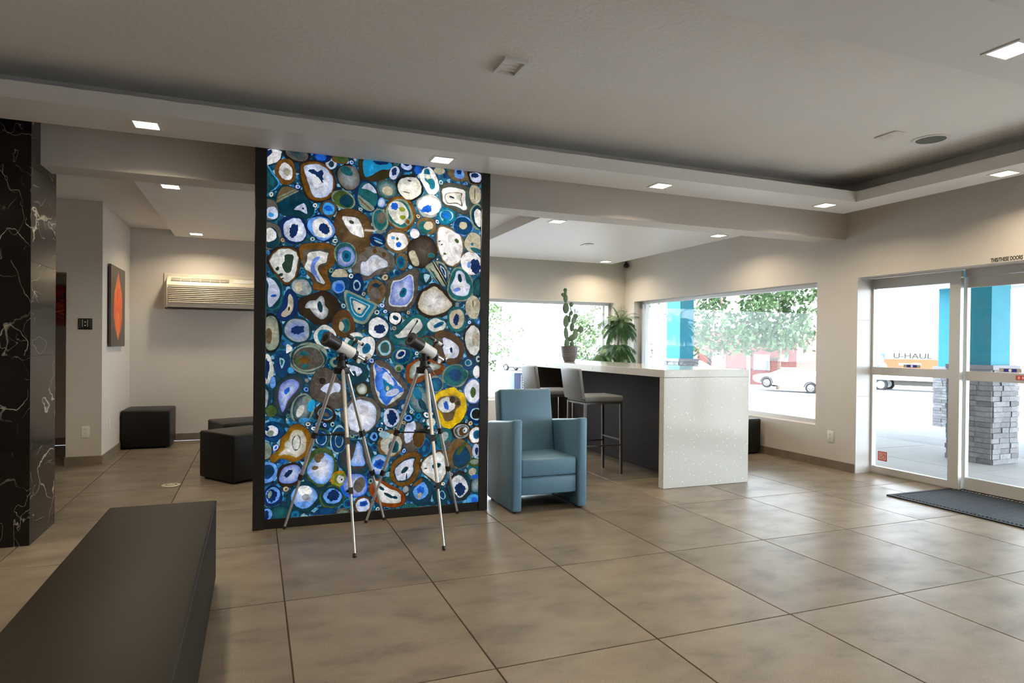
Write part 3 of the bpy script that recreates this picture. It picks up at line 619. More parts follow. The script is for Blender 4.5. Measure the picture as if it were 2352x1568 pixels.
A1 = thing('canvas_print', 'tall brown canvas with an orange flame shape on the wall above the corner ottoman', 'wall art', (-1.499, 8.59, 1.69))
MB().rbox(.012, .035, -.405, .405, -.452, .452, .002, 1).build('canvas', 'art_flame', A1); MB().box(.0, .0115, -.37, .37, -.42, .42).build('stretcher', 'slot_dark', A1)
A2 = thing('canvas_print', 'red and orange wavy canvas on the hallway wall behind the marble column', 'wall art', (-2.58, 9.549, 1.735))
MB().rbox(-.38, .38, -.030, -.010, -.25, .25, .002, 1).build('canvas', 'art_wave', A2); MB().box(-.35, .35, -.0095, 0, -.22, .22).build('stretcher', 'slot_dark', A2)
def outlet(loc, rz, label, blank=False):
    t = thing('wall_outlet', label, 'outlet', loc, rz)
    MB().rbox(-.038, .038, -.006, 0, -.062, .062, .003, 2).build('cover', 'plastic_white', t)
    if blank: MB().rbox(-.010, .010, -.010, -.006, -.022, .022, .002, 1).build('rocker', 'plastic_white', t); return t
    for z in (-.024, .024):
        o = MB().rbox(-.017, .017, -.008, -.006, z - .016, z + .016, .002, 1).build('socket', 'plastic_white', t)
        for dx, dz, a_, b_ in ((-.006, .004, .0012, .005), (.006, .004, .0012, .004), (0, -.008, .002, .002)): MB().box(dx - a_, dx + a_, -.0086, -.008, z + dz - b_, z + dz + b_).build('slot', 'ink', o)
    return t
outlet((-1.643, 7.94, .348), 0, 'white duplex outlet on the wall end near the marble column')
outlet((-1.50, 8.32, .372), PI / 2, 'white wall plate low on the bright wall beside the corner ottoman', True)
outlet((XW, 5.279, .343), -PI / 2, 'white duplex outlet on the wall between the window and the entrance')
sw = thing('control_keypad', 'black keypad with white buttons on the wall end', 'keypad', (-1.651, 7.94, 1.475))
MB().rbox(-.064, .064, -.010, 0, -.058, .058, .004, 2).build('plate', 'black_plastic', sw)
for x in (-.048, .048):
    for k in range(4): MB().lathe([(.001, 0), (.0045, 0), (.0045, .0015), (.001, .0015)], 8, M=Matrix.Translation((x, -.010, -.036 + k * .024)) @ Matrix.Rotation(PI / 2, 4, 'X')).build('button', 'grey_vinyl', sw)
for k in range(2): MB().lathe([(.001, 0), (.0065, 0), (.0065, .002), (.001, .002)], 10, M=Matrix.Translation((0, -.010, -.016 + k * .036)) @ Matrix.Rotation(PI / 2, 4, 'X')).build('button', 'white_ink', sw)
for x in (-.024, .022): MB().box(x - .0025, x + .0025, -.0115, -.010, -.03, .045).build('slider', 'plastic_cream', sw)
fo = thing('floor_outlet', 'round brass floor outlet cover set in the tiles', 'floor outlet', (-.70, 6.60, 0))
MB().lathe([(.001, .003), (.060, .003), (.078, .002), (.080, .0004), (.001, .0004)], 32).build('ring', mat('plate_brass', (.62, .57, .46), .4, metal=.4), fo); MB().lathe([(.040, .003), (.040, .0042), (.048, .0042), (.048, .003)], 28, cap=False).build('groove', 'slot_dark', fo)
MB().lathe([(.001, .003), (.034, .003), (.034, .0046), (.001, .0046)], 24).build('lid', 'plate_brass', fo)

# ------------------------------------------------------------------ door mat
dm = thing('door_mat', 'black ribbed rubber mat in front of the entrance doors', 'mat', (5.66, 2.95, 0))
MB().rbox(-.445, .445, -1.165, 1.165, .0005, .007, .002, 1).build('backing', 'rubber', dm)
rib = MB().prism([(-.010, .0071), (.010, .0071), (.006, .014), (-.006, .014)], 0, -.395, .395).mesh('rib', 'rubber')
for k in range(74): link('rib', rib, dm, loc=(0, -1.095 + k * .030, 0))
for b in ((-.445, .445, 1.135, 1.165), (-.445, .445, -1.165, -1.135), (-.445, -.41, -1.134, 1.134), (.41, .445, -1.134, 1.134)): MB().box(*b, .0072, .011).build('border', 'rubber', dm)

# ------------------------------------------------------------------ telescopes
def telescope(hub, feet, label):
    cx_, cy_ = sum(f[0] for f in feet) / 3, sum(f[1] for f in feet) / 3
    t = thing('telescope', label, 'telescope', (cx_, cy_, 0)); H = Vector(hub)
    for f in feet:
        f = Vector((*f, 0)); o_ = (f - Vector((H.x, H.y, 0))).normalized(); top = H + o_ * .042; P = lambda k: top.lerp(f, k)
        lg = MB(); lg.tube([P(0), P(.66)], .0125, 10); l = lg.build('leg', 'tripod_aluminium', t, True)
        MB().tube([P(.665), P(.985)], .0085, 10).build('lower_section', 'tripod_aluminium', l, True)
        for k, r_, h in ((.405, .0175, .022), (.668, .0165, .020)):
            dv = (f - top).normalized(); MB().tube([P(k) - dv * h, P(k) + dv * h], r_ * 1.2, square=True).build('leg_clamp', 'black_plastic', l, True)
        c_ = P(.668) + o_.cross(Vector((0, 0, 1))) * .02; MB().ball(c_, .009, 8, 6).build('clamp_knob', 'black_plastic', l, True)
        MB().tube([P(.98), f + Vector((0, 0, .004))], [.012, .0125], 10).build('foot_cap', 'black_plastic', l, True)
        MB().tube([P(.405), Vector((H.x, H.y, P(.405).z + .012))], .006, square=True).build('brace', 'black_plastic', t, True)
    zt = H.z * (1 - .405) + .014
    MB().lathe([(.02, 0), (.062, 0), (.066, .012), (.060, .012), (.056, .004), (.02, .004)], 20, cap=False, c=(H.x, H.y, zt)).build('accessory_tray', 'black_plastic', t, True)
    MB().lathe([(.05, -.03), (.055, -.02), (.055, .012), (.032, .02), (.026, .06), (.03, .065), (.03, .085), (.018, .09)], 14, c=tuple(H)).build('mount_head', 'black_plastic', t, True)
    for dx, dy, dz in ((.035, -.01, .045), (-.03, -.02, .07), (.03, -.025, .08)): MB().ball(H + Vector((dx, dy, dz)), .012, 8, 6).build('mount_knob', 'black_plastic', t, True)
    MB().tube([H + Vector((.03, -.01, .03)), H + Vector((.075, -.03, -.04))], .004, 6).build('slow_motion_rod', 'chrome', t, True)
    d = Vector((-.79, -.43, .43)).normalized(); Pc = H + Vector((.005, -.005, .145)); A = lambda k: Pc + d * k
    sx = Vector((1, 0, 0)); sd = (Vector((.55, .1, .6)) - d * d.dot(Vector((.55, .1, .6)))).normalized(); s2 = d.cross(sd).normalized()
    MB().tube([H + Vector((0, 0, .07)), Pc], .022, 10).build('saddle', 'black_plastic', t, True)
    MB().tube([A(.045), A(.05), A(.118), A(.120), A(.150), A(.151)], [.044, .045, .045, .050, .050, .048], 28).build('dew_shield', 'black_plastic', t, True)
    MB().tube([A(.1512), A(.1518)], .041, 28).build('objective_rim', mat('scope_brown', (.05, .04, .03), .4), t, True); MB().tube([A(.1519), A(.1524)], .027, 24).build('objective_lens', 'lens', t, True)
    MB().tube([A(-.085), A(.045)], .040, 28).build('tube', 'scope_white', t, True)
    MB().tube([A(-.125), A(-.115), A(-.085)], [.022, .033, .036], 20).build('focuser', 'black_plastic', t, True)
    MB().tube([A(-.19), A(-.125)], .015, 16).build('draw_tube', 'chrome', t, True)
    kn = A(-.135) - sd * .028; MB().tube([kn - s2 * .045, kn - s2 * .03], .015, 14).build('focus_knob', 'scope_white', t, True); MB().tube([kn - s2 * .03, kn + s2 * .02], .010, 10).build('focus_axle', 'black_plastic', t, True)
    q = A(-.205); MB().ball(q, .021, 12, 8).build('diagonal', 'black_plastic', t, True); u = (sd * .9 - d * .25).normalized()
    MB().tube([q, q + u * .03], .015, 14).build('eyepiece_barrel', 'chrome', t, True); MB().tube([q + u * .03, q + u * .055], [.016, .015], 14).build('eyepiece', 'plastic_white', t, True)
    b_ = A(-.055); MB().tube([b_ + sd * .035, b_ + sd * .085], .010, square=True).build('finder_bracket', 'black_plastic', t, True)
    fc = b_ + sd * .088; G_ = lambda k: fc + d * k
    fs = MB().tube([G_(-.055), G_(.02)], .0115, 14).build('finder_scope', 'scope_white', t, True)
    MB().tube([G_(.021), G_(.065)], [.0125, .014], 14).build('finder_shade', 'black_plastic', fs, True); MB().tube([G_(-.072), G_(-.0555)], .0125, 14).build('finder_eyepiece', 'black_plastic', fs, True); MB().tube([G_(-.012), G_(.008)], .0165, 14).build('finder_ring', 'black_plastic', fs, True)
    return t
telescope((.545, 4.50, 1.125), [(.195, 4.785), (.572, 4.004), (.895, 4.792)], 'white telescope on an aluminium tripod nearer to the black bench')
telescope((1.105, 4.47, 1.125), [(.753, 4.752), (1.12, 3.959), (1.458, 4.785)], 'white telescope on an aluminium tripod nearer to the blue armchair')
# ------------------------------------------------------------------ backlit agate panel
# outlines of the slices in millimetres on the panel (x along the wall, z up): ellipses are (x, z, rx, rz, turn), the rest outlines
COL = dict(A=(.35, .62, .97), B=(.02, .16, .36), C=(.74, .71, .62), D=(.20, .17, .07), D2=(.15, .24, .20), E=(.26, .36, .16), G=(.30, .28, .25), K=(.07, .08, .09), L=(.25, .62, .88), N=(.34, .23, .11),
    N3=(.17, .12, .09), O=(.44, .29, .09), P=(.78, .82, .92), Q=(.10, .62, .85), R=(.52, .24, .05), T=(.03, .22, .28), U=(.10, .38, .82), V=(.42, .52, .84), W=(.93, .93, .94), Y=(.90, .76, .06), Z=(.04, .25, .42),
    a=(.62, .78, .84), c=(.50, .56, .50), e=(.55, .60, .20), g=(.38, .36, .33), g2=(.33, .30, .27), l=(.40, .62, .92), n=(.42, .35, .24), p=(.76, .82, .95), q=(.06, .44, .58), s=(.58, .62, .64), t=(.10, .38, .40), w=(.83, .84, .82), y=(.74, .55, .07))
LIN = {k: Vector(s2l(v)) for k, v in COL.items()}
AGATES = [
[([(54,2634),(160,2645),(166,2620),(156,2576),(121,2542),(55,2529)],'T'),([(76,2639),(152,2641),(158,2615),(148,2579),(117,2552),(58,2533),(57,2582),(72,2604)],'W'),([(60,2630),(94,2639),(98,2616),(73,2588),(59,2573)],'B')],
[((265,2636,86,64,-10),'K'),((265,2636,74,54,-10),'g','T')],
[((189,2497,64,92,5),'O','N'),((191,2499,43,62,10),'W'),((195,2497,21,29,10),'C')],
[([(290,2561),(335,2586),(414,2593),(474,2565),(512,2512),(528,2452),(513,2381),(475,2329),(408,2310),(354,2322),(321,2362),(295,2446),(287,2509)],'N3'),([(296,2556),(339,2579),(414,2586),(470,2559),(506,2509),(521,2452),(508,2385),(472,2335),(408,2317),(356,2329),(325,2367),(301,2446),(292,2507)],'O','N'),([(311,2551),(352,2568),(415,2575),(469,2547),(499,2511),(517,2451),(500,2384),(463,2345),(408,2332),(375,2346),(354,2396),(330,2467),(313,2521)],'p','W'),([(336,2528),(377,2537),(402,2522),(432,2534),(445,2505),(447,2470),(437,2443),(420,2467),(386,2498),(353,2508)],'B')],
[((622,2504,84,90,0),'K'),((622,2504,80,86,0),'g','s'),((606,2548,47,31,-20),'t')],
[((586,2339,80,66,-25),'c'),((586,2339,73,59,-25),'E'),((606,2332,47,48,0),'T')],
[((482,2266,58,56,0),'G'),((482,2264,43,43,0),'L'),((480,2268,30,22,0),'U')],
[([(126,2301),(162,2381),(202,2398),(271,2375),(313,2340),(354,2296),(376,2246),(355,2201),(314,2185),(256,2189),(200,2193),(159,2215)],'T'),([(131,2276),(158,2372),(202,2394),(271,2370),(203,2325)],'n'),([(150,2312),(154,2325),(247,2381),(255,2375)],'c'),([(146,2290),(150,2301),(263,2370),(267,2364)],'c'),([(248,2242),(313,2288),(336,2217),(289,2234)],'P'),((308,2251,8,8,0),'B')],
[((245,2098,92,92,0),'B'),((253,2094,78,80,0),'p','W'),((245,2089,29,54,-12),'B')],
[((433,2121,100,87,-35),'B'),((433,2121,92,79,-35),'l'),((439,2121,76,66,-35),'W'),((454,2120,43,35,-40),'B')],
[([(528,2167),(549,2235),(608,2264),(678,2263),(740,2233),(780,2165),(785,2094),(768,2030),(720,1938),(681,1926),(624,1985),(554,2068),(524,2119)],'N','n'),([(579,2215),(630,2220),(678,2215),(714,2169),(732,2112),(728,2076),(679,2086),(640,2105),(601,2160)],'W'),((644,2181,19,13,-20),'G')],
[((91,2226,60,80,0),'T'),((87,2226,52,73,0),'g'),((103,2202,38,47,0),'P'),((95,2188,20,17,0),'L')],
[((88,2044,70,92,0),'g'),((93,2027,58,71,0),'T'),((88,2048,44,48,0),'W')],
[([(55,2527),(81,2517),(109,2478),(149,2422),(130,2378),(90,2349),(57,2328)],'L'),([(55,2522),(75,2512),(101,2472),(139,2421),(126,2386),(90,2355),(57,2337)],'T','t')],
[((497,2589,36,40,0),'P'),((499,2585,19,22,0),'T')],
[((435,2628,63,35,0),'B'),((427,2627,38,26,0),'U')],
[((562,2627,54,31,0),'O'),((571,2630,45,24,0),'E')],
[([(710,2649),(920,2641),(927,2601),(921,2564),(885,2520),(818,2500),(747,2492),(716,2507)],'D'),([(737,2647),(918,2641),(920,2596),(862,2585),(822,2563),(786,2537),(738,2527)],'Q'),([(799,2643),(920,2641),(839,2616)],'B')],
[((754,2377,81,110,8),'B'),((756,2376,73,100,8),'t'),([(716,2436),(759,2476),(800,2453),(822,2406),(760,2427)],'P'),([(690,2380),(730,2357),(805,2301),(775,2272),(713,2302)],'c'),([(695,2354),(703,2359),(783,2290),(774,2283)],'n')],
[((901,2443,76,70,0),'G'),((901,2443,69,63,0),'t','s'),((904,2432,40,35,0),'C')],
[((1068,2473,96,96,0),'K'),((1070,2471,87,86,0),'w'),((1045,2436,28,5,-10),'g'),((1067,2525,16,5,-10),'T')],
[([(1146,2561),(1174,2619),(1212,2639),(1250,2614),(1279,2561),(1294,2502),(1270,2453),(1228,2440),(1199,2465),(1175,2509)],'W'),([(1179,2615),(1212,2628),(1231,2579),(1260,2536),(1261,2490),(1232,2478),(1213,2517),(1184,2547)],'q','t'),((1208,2565,16,18,0),'C')],
[((1048,2628,58,40,0),'B'),((1043,2632,42,29,0),'p'),((1043,2644,24,14,0),'B')],
[((952,2572,34,50,-20),'P'),((951,2581,19,31,-15),'B')],
[([(1313,2504),(1366,2530),(1463,2533),(1533,2507),(1563,2444),(1569,2383),(1545,2333),(1490,2314),(1416,2336),(1348,2363),(1319,2416)],'G','t'),([(1328,2487),(1390,2505),(1449,2499),(1503,2485),(1504,2405),(1520,2354),(1485,2347),(1426,2370),(1353,2373),(1328,2417)],'W'),([(1347,2456),(1474,2473),(1474,2426),(1485,2370),(1436,2385),(1358,2382)],'g'),([(1355,2452),(1468,2467),(1468,2423),(1474,2380),(1438,2393),(1361,2390)],'w'),((1398,2432,23,8,-15),'B')],
[((1221,2349,95,82,5),'s'),((1224,2352,81,70,0),'W'),([(1153,2313),(1195,2349),(1229,2357),(1243,2335),(1220,2301),(1168,2296)],'U')],
[((1001,2273,109,123,20),'O','N'),((996,2273,96,110,20),'c'),((994,2272,88,100,20),'t'),((987,2281,74,87,25),'w'),((957,2324,27,30,0),'U'),((1014,2306,25,17,0),'e'),((1019,2247,23,17,0),'e'),((1057,2216,23,25,0),'c'),((1057,2216,15,17,0),'O')],
[((1354,2284,70,62,0),'q'),((1356,2287,53,43,0),'a'),((1356,2290,46,38,0),'q','U'),((1354,2244,24,23,0),'q')],
[((1489,2217,79,76,0),'l'),((1489,2217,74,71,0),'Z'),((1491,2222,34,29,0),'C')],
[((1204,2198,75,61,0),'n'),((1190,2185,52,46,0),'t'),((1216,2199,40,31,20),'C')],
[((1610,2296,60,103,8),'c'),((1612,2296,51,91,8),'T'),((1615,2291,35,71,12),'W')],
[((1586,2472,46,74,0),'C'),((1583,2472,4,53,0),'n')],
[((1458,2617,93,56,0),'n'),((1455,2617,39,38,0),'l'),((1455,2631,22,19,0),'B')],
[([(1517,2647),(1629,2645),(1630,2557),(1547,2549),(1522,2591)],'n'),([(1526,2643),(1629,2643),(1630,2564),(1552,2556),(1532,2592)],'K'),([(1542,2631),(1626,2635),(1627,2573),(1562,2571)],'P'),((1582,2619,35,19,0),'B')],
[((1111,2131,38,40,0),'l'),((1111,2131,33,36,0),'W')],
[((849,2206,58,86,0),'c'),((849,2213,47,74,0),'t'),((860,2230,32,45,0),'g')],
[((1297,2623,42,28,0),'C')],
[((1130,2610,28,33,0),'U')],
[((859,2342,26,38,-15),'l','W')],
[([(1279,2103),(1292,2187),(1330,2209),(1394,2190),(1448,2162),(1487,2117),(1498,2043),(1474,1956),(1426,1906),(1358,1917),(1323,1957),(1294,2025)],'n'),([(1286,2103),(1299,2181),(1333,2200),(1391,2182),(1443,2154),(1480,2112),(1489,2042),(1468,1963),(1423,1915),(1361,1924),(1330,1962),(1302,2028)],'W'),((1441,2100,20,15,-40),'E'),((1345,1995,12,9,0),'n'),((1322,2064,11,4,30),'K'),((1303,2088,11,4,20),'K')],
[((980,2064,96,84,0),'n'),((980,2066,76,68,0),'W'),((990,2042,22,22,0),'U'),((947,2089,14,13,0),'l'),((980,2084,11,11,0),'E')],
[((833,2065,54,44,0),'B'),((835,2072,34,6,-20),'L'),((840,2050,36,7,-20),'a')],
[([(1059,1987),(1076,2061),(1132,2106),(1188,2115),(1245,2091),(1279,2024),(1275,1972),(1237,1933),(1214,1895),(1153,1882),(1097,1893),(1064,1932)],'N3','g2'),([(1068,1983),(1105,2004),(1129,1964),(1148,1914),(1134,1890),(1097,1902)],'C'),((1242,1975,28,18,0),'t')],
[([(665,1820),(651,1895),(690,1942),(751,1977),(742,1994),(791,2011),(853,2010),(894,1986),(935,1961),(954,1908),(945,1853),(900,1828),(833,1811),(780,1781),(714,1765)],'g','n'),([(717,1894),(752,1901),(787,1943),(832,1950),(868,1930),(904,1909),(909,1874),(855,1857),(806,1828),(771,1799),(718,1814)],'P','W'),((813,1981,18,22,0),'N'),((881,1962,16,18,0),'N')],
[((1015,1916,46,63,0),'n'),((1008,1911,30,48,0),'q','Z')],
[([(901,1751),(959,1790),(1032,1830),(1097,1861),(1139,1845),(1135,1762),(1131,1683),(1109,1618),(1072,1571),(998,1550),(934,1549),(893,1575),(902,1652)],'G','g'),([(933,1685),(946,1758),(1005,1779),(1069,1820),(1097,1810),(1108,1728),(1099,1650),(1053,1589),(998,1580),(929,1589),(922,1630)],'w'),([(937,1685),(949,1754),(1006,1774),(1067,1814),(1093,1804),(1103,1726),(1095,1652),(1051,1594),(999,1586),(934,1594),(927,1633)],'V','P'),((1027,1684,25,39,-20),'q','T')],
[([(1136,1637),(1164,1698),(1220,1733),(1244,1757),(1287,1754),(1330,1724),(1369,1693),(1399,1647),(1424,1610),(1400,1576),(1366,1538),(1309,1508),(1232,1506),(1175,1523),(1137,1578)],'N3'),([(1146,1615),(1169,1680),(1216,1714),(1263,1740),(1316,1714),(1360,1664),(1409,1610),(1380,1576),(1318,1537),(1241,1521),(1184,1542),(1149,1578)],'C','W')],
[([(1374,1735),(1388,1811),(1416,1873),(1455,1894),(1510,1878),(1560,1819),(1581,1748),(1571,1691),(1532,1652),(1473,1638),(1414,1652),(1379,1693)],'c'),([(1380,1735),(1394,1808),(1421,1868),(1455,1887),(1506,1872),(1554,1815),(1574,1748),(1564,1694),(1527,1658),(1473,1645),(1418,1658),(1385,1696)],'t'),([(1393,1750),(1427,1822),(1441,1865),(1480,1867),(1510,1840),(1520,1788),(1551,1757),(1541,1699),(1502,1674),(1433,1681),(1403,1708)],'P','W'),((1468,1814,16,34,10),'T'),((1447,1724,29,15,15),'V')],
[([(1200,1885),(1257,1925),(1304,1932),(1348,1907),(1373,1857),(1373,1800),(1354,1753),(1316,1760),(1267,1805),(1229,1849)],'c','C'),([(1295,1913),(1333,1906),(1365,1856),(1366,1786),(1324,1845)],'Z'),([(1307,1902),(1334,1892),(1356,1856),(1356,1809),(1328,1850)],'w'),([(1317,1891),(1334,1880),(1348,1853),(1348,1827),(1329,1854)],'Z'),([(1252,1915),(1261,1916),(1359,1762),(1352,1757)],'K'),([(1273,1921),(1280,1922),(1365,1777),(1361,1772)],'K'),([(1231,1868),(1238,1868),(1316,1765),(1306,1765)],'K'),([(1243,1855),(1262,1851),(1282,1810),(1267,1814)],'t')],
[((1564,1933,86,87,0),'W'),((1596,1911,41,57,10),'B'),((1541,1922,15,24,0),'l')],
[((1577,2095,72,73,0),'C'),((1565,2082,12,11,0),'q'),((1598,2037,45,19,-15),'t')],
[((829,1685,64,86,0),'n','N'),((816,1666,43,42,0),'g'),((825,1730,31,16,0),'T')],
[((969,1491,50,50,-30),'K'),((969,1491,44,44,-30),'W'),((972,1494,25,16,-35),'T')],
[((845,1420,85,82,0),'T'),((843,1418,74,72,0),'W'),((857,1409,40,36,20),'B')],
[((1445,1493,73,95,0),'t'),((1447,1498,58,78,0),'C'),((1442,1493,24,45,-8),'B')],
[((1577,1594,56,90,0),'C'),((1577,1620,6,29,0),'n')],
[((1611,1750,40,72,0),'T','t')],
[((1285,1447,78,58,0),'t'),((1285,1447,70,51,0),'w'),((1304,1450,45,18,28),'q','B')],
[((1196,1801,45,41,0),'T'),([(1186,1829),(1231,1822),(1199,1769)],'a')],
[([(932,1341),(949,1383),(999,1429),(1063,1490),(1147,1520),(1194,1488),(1204,1433),(1181,1373),(1139,1326),(1065,1316),(991,1297),(946,1310)],'t','T'),([(968,1365),(995,1374),(1036,1416),(1073,1458),(1101,1486),(1143,1492),(1171,1456),(1167,1414),(1130,1381),(1111,1348),(1065,1355),(996,1347)],'w'),([(1064,1366),(1092,1412),(1120,1450),(1133,1482),(1143,1473),(1110,1427),(1078,1366)],'K')],
[([(82,1879),(113,1936),(161,1965),(221,1971),(266,1955),(287,1904),(284,1835),(272,1779),(248,1739),(207,1707),(167,1722),(130,1772),(102,1813)],'N3'),([(85,1878),(116,1934),(162,1961),(221,1967),(264,1951),(284,1903),(281,1836),(270,1781),(246,1742),(207,1711),(168,1726),(132,1774),(105,1814)],'N'),([(90,1876),(121,1928),(165,1955),(217,1962),(258,1946),(277,1904),(273,1839),(260,1782),(235,1743),(203,1722),(171,1744),(138,1785),(110,1817)],'w','W'),([(189,1916),(234,1923),(248,1902),(239,1850),(227,1798),(194,1792),(170,1842),(186,1873)],'D2'),((140,1817,10,16,-20),'D2'),((162,1775,17,11,15),'D2'),((175,1750,10,5,30),'D2')],
[([(291,1974),(340,1998),(419,2008),(491,2008),(525,1980),(530,1923),(517,1865),(480,1828),(476,1789),(497,1742),(493,1693),(426,1686),(384,1693),(375,1754),(333,1803),(312,1867),(295,1918)],'O','N'),([(312,1953),(378,1966),(483,1973),(491,1947),(479,1876),(433,1843),(425,1791),(468,1727),(401,1724),(367,1779),(321,1820),(316,1889)],'G'),([(345,1934),(382,1956),(483,1951),(475,1924),(471,1880),(425,1860),(412,1816),(463,1731),(417,1734),(371,1797),(325,1829),(333,1881)],'w','P'),([(428,1915),(387,1908),(366,1861),(362,1814),(400,1768),(434,1732),(404,1803),(391,1854)],'V','B')],
[((605,1937,77,95,0),'c'),((605,1937,73,90,0),'t','G'),((607,1928,64,73,0),'V','w'),((611,1933,36,43,0),'q'),((611,1935,18,20,0),'Z')],
[((568,1749,64,96,0),'Z'),([(514,1804),(539,1832),(591,1834),(617,1809),(619,1783),(514,1780)],'C'),((557,1709,45,48,-10),'l'),((561,1703,31,32,0),'U')],
[((685,1732,48,74,0),'B'),((686,1724,26,40,0),'a'),((686,1724,18,29,0),'B')],
[([(601,1636),(609,1681),(679,1657),(812,1599),(830,1577),(790,1513),(742,1449),(676,1465),(632,1518),(614,1575)],'c'),([(614,1626),(621,1665),(681,1644),(796,1594),(811,1576),(777,1521),(736,1466),(679,1480),(641,1524),(626,1574)],'q'),([(636,1611),(641,1640),(686,1624),(770,1587),(782,1573),(757,1533),(726,1492),(684,1502),(656,1535),(644,1572)],'a'),([(643,1606),(648,1631),(687,1617),(761,1585),(771,1573),(749,1537),(723,1501),(686,1510),(661,1539),(651,1571)],'q'),([(657,1596),(660,1615),(690,1605),(745,1580),(753,1571),(736,1544),(716,1518),(689,1524),(670,1546),(663,1570)],'C','W'),((704,1553,11,9,0),'K')],
[((301,1694,73,65,-20),'t'),((303,1694,65,56,-20),'s'),((283,1697,25,37,0),'C')],
[([(140,1500),(172,1560),(188,1625),(212,1669),(248,1657),(273,1607),(278,1542),(254,1490),(209,1459),(161,1466)],'B'),([(168,1501),(208,1557),(212,1622),(228,1639),(245,1606),(247,1550),(229,1506),(193,1484)],'C'),((219,1540,7,15,-10),'N3')],
[([(286,1551),(294,1603),(343,1631),(393,1650),(456,1670),(519,1637),(558,1586),(559,1533),(529,1480),(478,1443),(415,1438),(353,1471),(299,1508)],'N3','D'),([(327,1552),(352,1596),(401,1607),(435,1639),(456,1613),(461,1570),(486,1540),(470,1487),(432,1473),(381,1515),(360,1545)],'s','W'),((429,1560,17,42,10),'T')],
[((111,1648,69,121,0),'t'),((111,1648,60,110,0),'T'),([(67,1752),(115,1737),(155,1675),(155,1624),(128,1576),(96,1545),(80,1570),(79,1663),(83,1706)],'P'),((117,1627,22,9,10),'U')],
[((594,1441,77,95,0),'N'),((602,1433,40,57,0),'n'),((607,1431,30,50,0),'t'),((579,1423,19,35,0),'C')],
[((275,1389,95,91,0),'T'),((276,1389,84,80,0),'s','V'),((279,1391,46,32,10),'B')],
[((103,1364,63,134,0),'K'),((99,1366,56,122,0),'c','C'),((86,1347,23,55,0),'n')],
[((467,1344,70,85,20),'w'),((467,1339,49,65,20),'q'),((471,1353,29,31,0),'Z')],
[((677,1302,80,71,15),'w'),((677,1309,59,37,35),'t'),((682,1311,35,13,35),'Z')],
[((757,1267,67,93,-20),'T'),((758,1267,61,87,-20),'W'),((759,1263,30,40,-20),'q','Z')],
[((351,1190,125,108,0),'c'),((351,1189,117,98,0),'T'),((351,1189,112,92,0),'c'),((351,1189,102,84,0),'G','g'),((330,1177,37,26,0),'O'),((321,1225,36,17,0),'t'),((330,1136,23,18,0),'t'),((281,1173,16,30,0),'E')],
[((177,1152,54,88,0),'Z','B'),([(159,1192),(193,1175),(173,1120)],'a'),([(165,1182),(185,1172),(173,1135)],'t')],
[((73,1114,47,95,0),'w'),((65,1118,28,71,0),'B')],
[([(121,922),(128,985),(180,1045),(232,1070),(290,1070),(319,1026),(315,983),(283,931),(242,876),(210,813),(182,792),(141,815),(121,866)],'T','N'),([(155,938),(168,1002),(212,1036),(253,1040),(286,1018),(286,983),(254,941),(217,894),(198,839),(182,813),(165,857),(155,900)],'V','P'),((209,963,30,16,50),'U')],
[([(365,982),(385,1047),(426,1108),(481,1116),(532,1085),(589,1045),(611,978),(620,899),(590,851),(534,834),(492,853),(449,876),(386,916)],'G','g2'),([(440,972),(490,1011),(567,1006),(568,953),(512,923),(466,950)],'P'),((450,1029,26,27,0),'N3'),((542,922,39,26,0),'g')],
[((316,836,75,103,-10),'c'),((317,835,68,97,-10),'T','s'),((374,856,25,48,-10),'Q'),((300,819,23,48,-20),'w'),((345,902,29,26,0),'c'),((325,753,38,17,0),'L')],
[((471,792,72,59,-20),'N3'),((473,794,54,43,-20),'c'),((473,794,50,39,-20),'Z'),((480,787,21,15,-20),'G')],
[((729,968,52,55,0),'D'),((729,968,36,40,0),'c','w')],
[((726,776,130,134,0),'g'),((730,771,110,115,0),'P','W')],
[((662,1084,115,76,0),'T'),([(596,1147),(661,1138),(714,1120),(727,1093),(693,1062),(675,1102),(618,1085)],'P')],
[((65,914,38,86,0),'T'),((61,914,26,67,0),'s')],
[((107,822,36,39,0),'E')],
[((233,1106,20,22,0),'L')],
[((116,1022,18,41,0),'l')],
[([(203,1233),(208,1289),(243,1263),(219,1233)],'W')],
[((894,1269,65,76,0),'G'),((894,1269,49,55,0),'a'),((894,1271,35,41,0),'t','G')],
[((1022,1212,82,62,20),'t'),((1022,1213,69,50,20),'Z'),((1013,1224,42,31,35),'w'),((1016,1224,30,19,35),'B')],
[([(794,1120),(812,1155),(852,1174),(915,1155),(957,1110),(1003,1064),(1045,1013),(1064,963),(1046,903),(1000,863),(941,833),(877,834),(832,885),(805,949),(795,1030)],'G','g'),([(812,1146),(861,1128),(916,1110),(943,1069),(976,1028),(1013,995),(1034,940),(1009,904),(959,873),(923,845),(873,862),(845,916),(827,984),(817,1066)],'w'),([(816,1140),(863,1123),(916,1105),(942,1066),(973,1026),(1009,995),(1029,942),(1005,908),(957,878),(922,850),(874,867),(848,919),(830,985),(821,1063)],'U','A'),([(876,1051),(898,1092),(934,1065),(967,996),(921,992),(907,1029)],'P'),((954,937,52,25,20),'P'),((853,1110,27,16,-20),'V'),([(882,1042),(907,1019),(958,983),(935,956),(899,947)],'q'),((917,969,13,18,0),'C')],
[([(1058,1073),(1067,1132),(1104,1160),(1150,1183),(1221,1188),(1317,1155),(1346,1118),(1332,1080),(1270,1062),(1213,1044),(1133,1008),(1077,1018)],'R','N'),([(1081,1077),(1095,1132),(1141,1169),(1197,1174),(1303,1146),(1317,1122),(1246,1090),(1175,1063),(1114,1040),(1086,1050)],'c','W')],
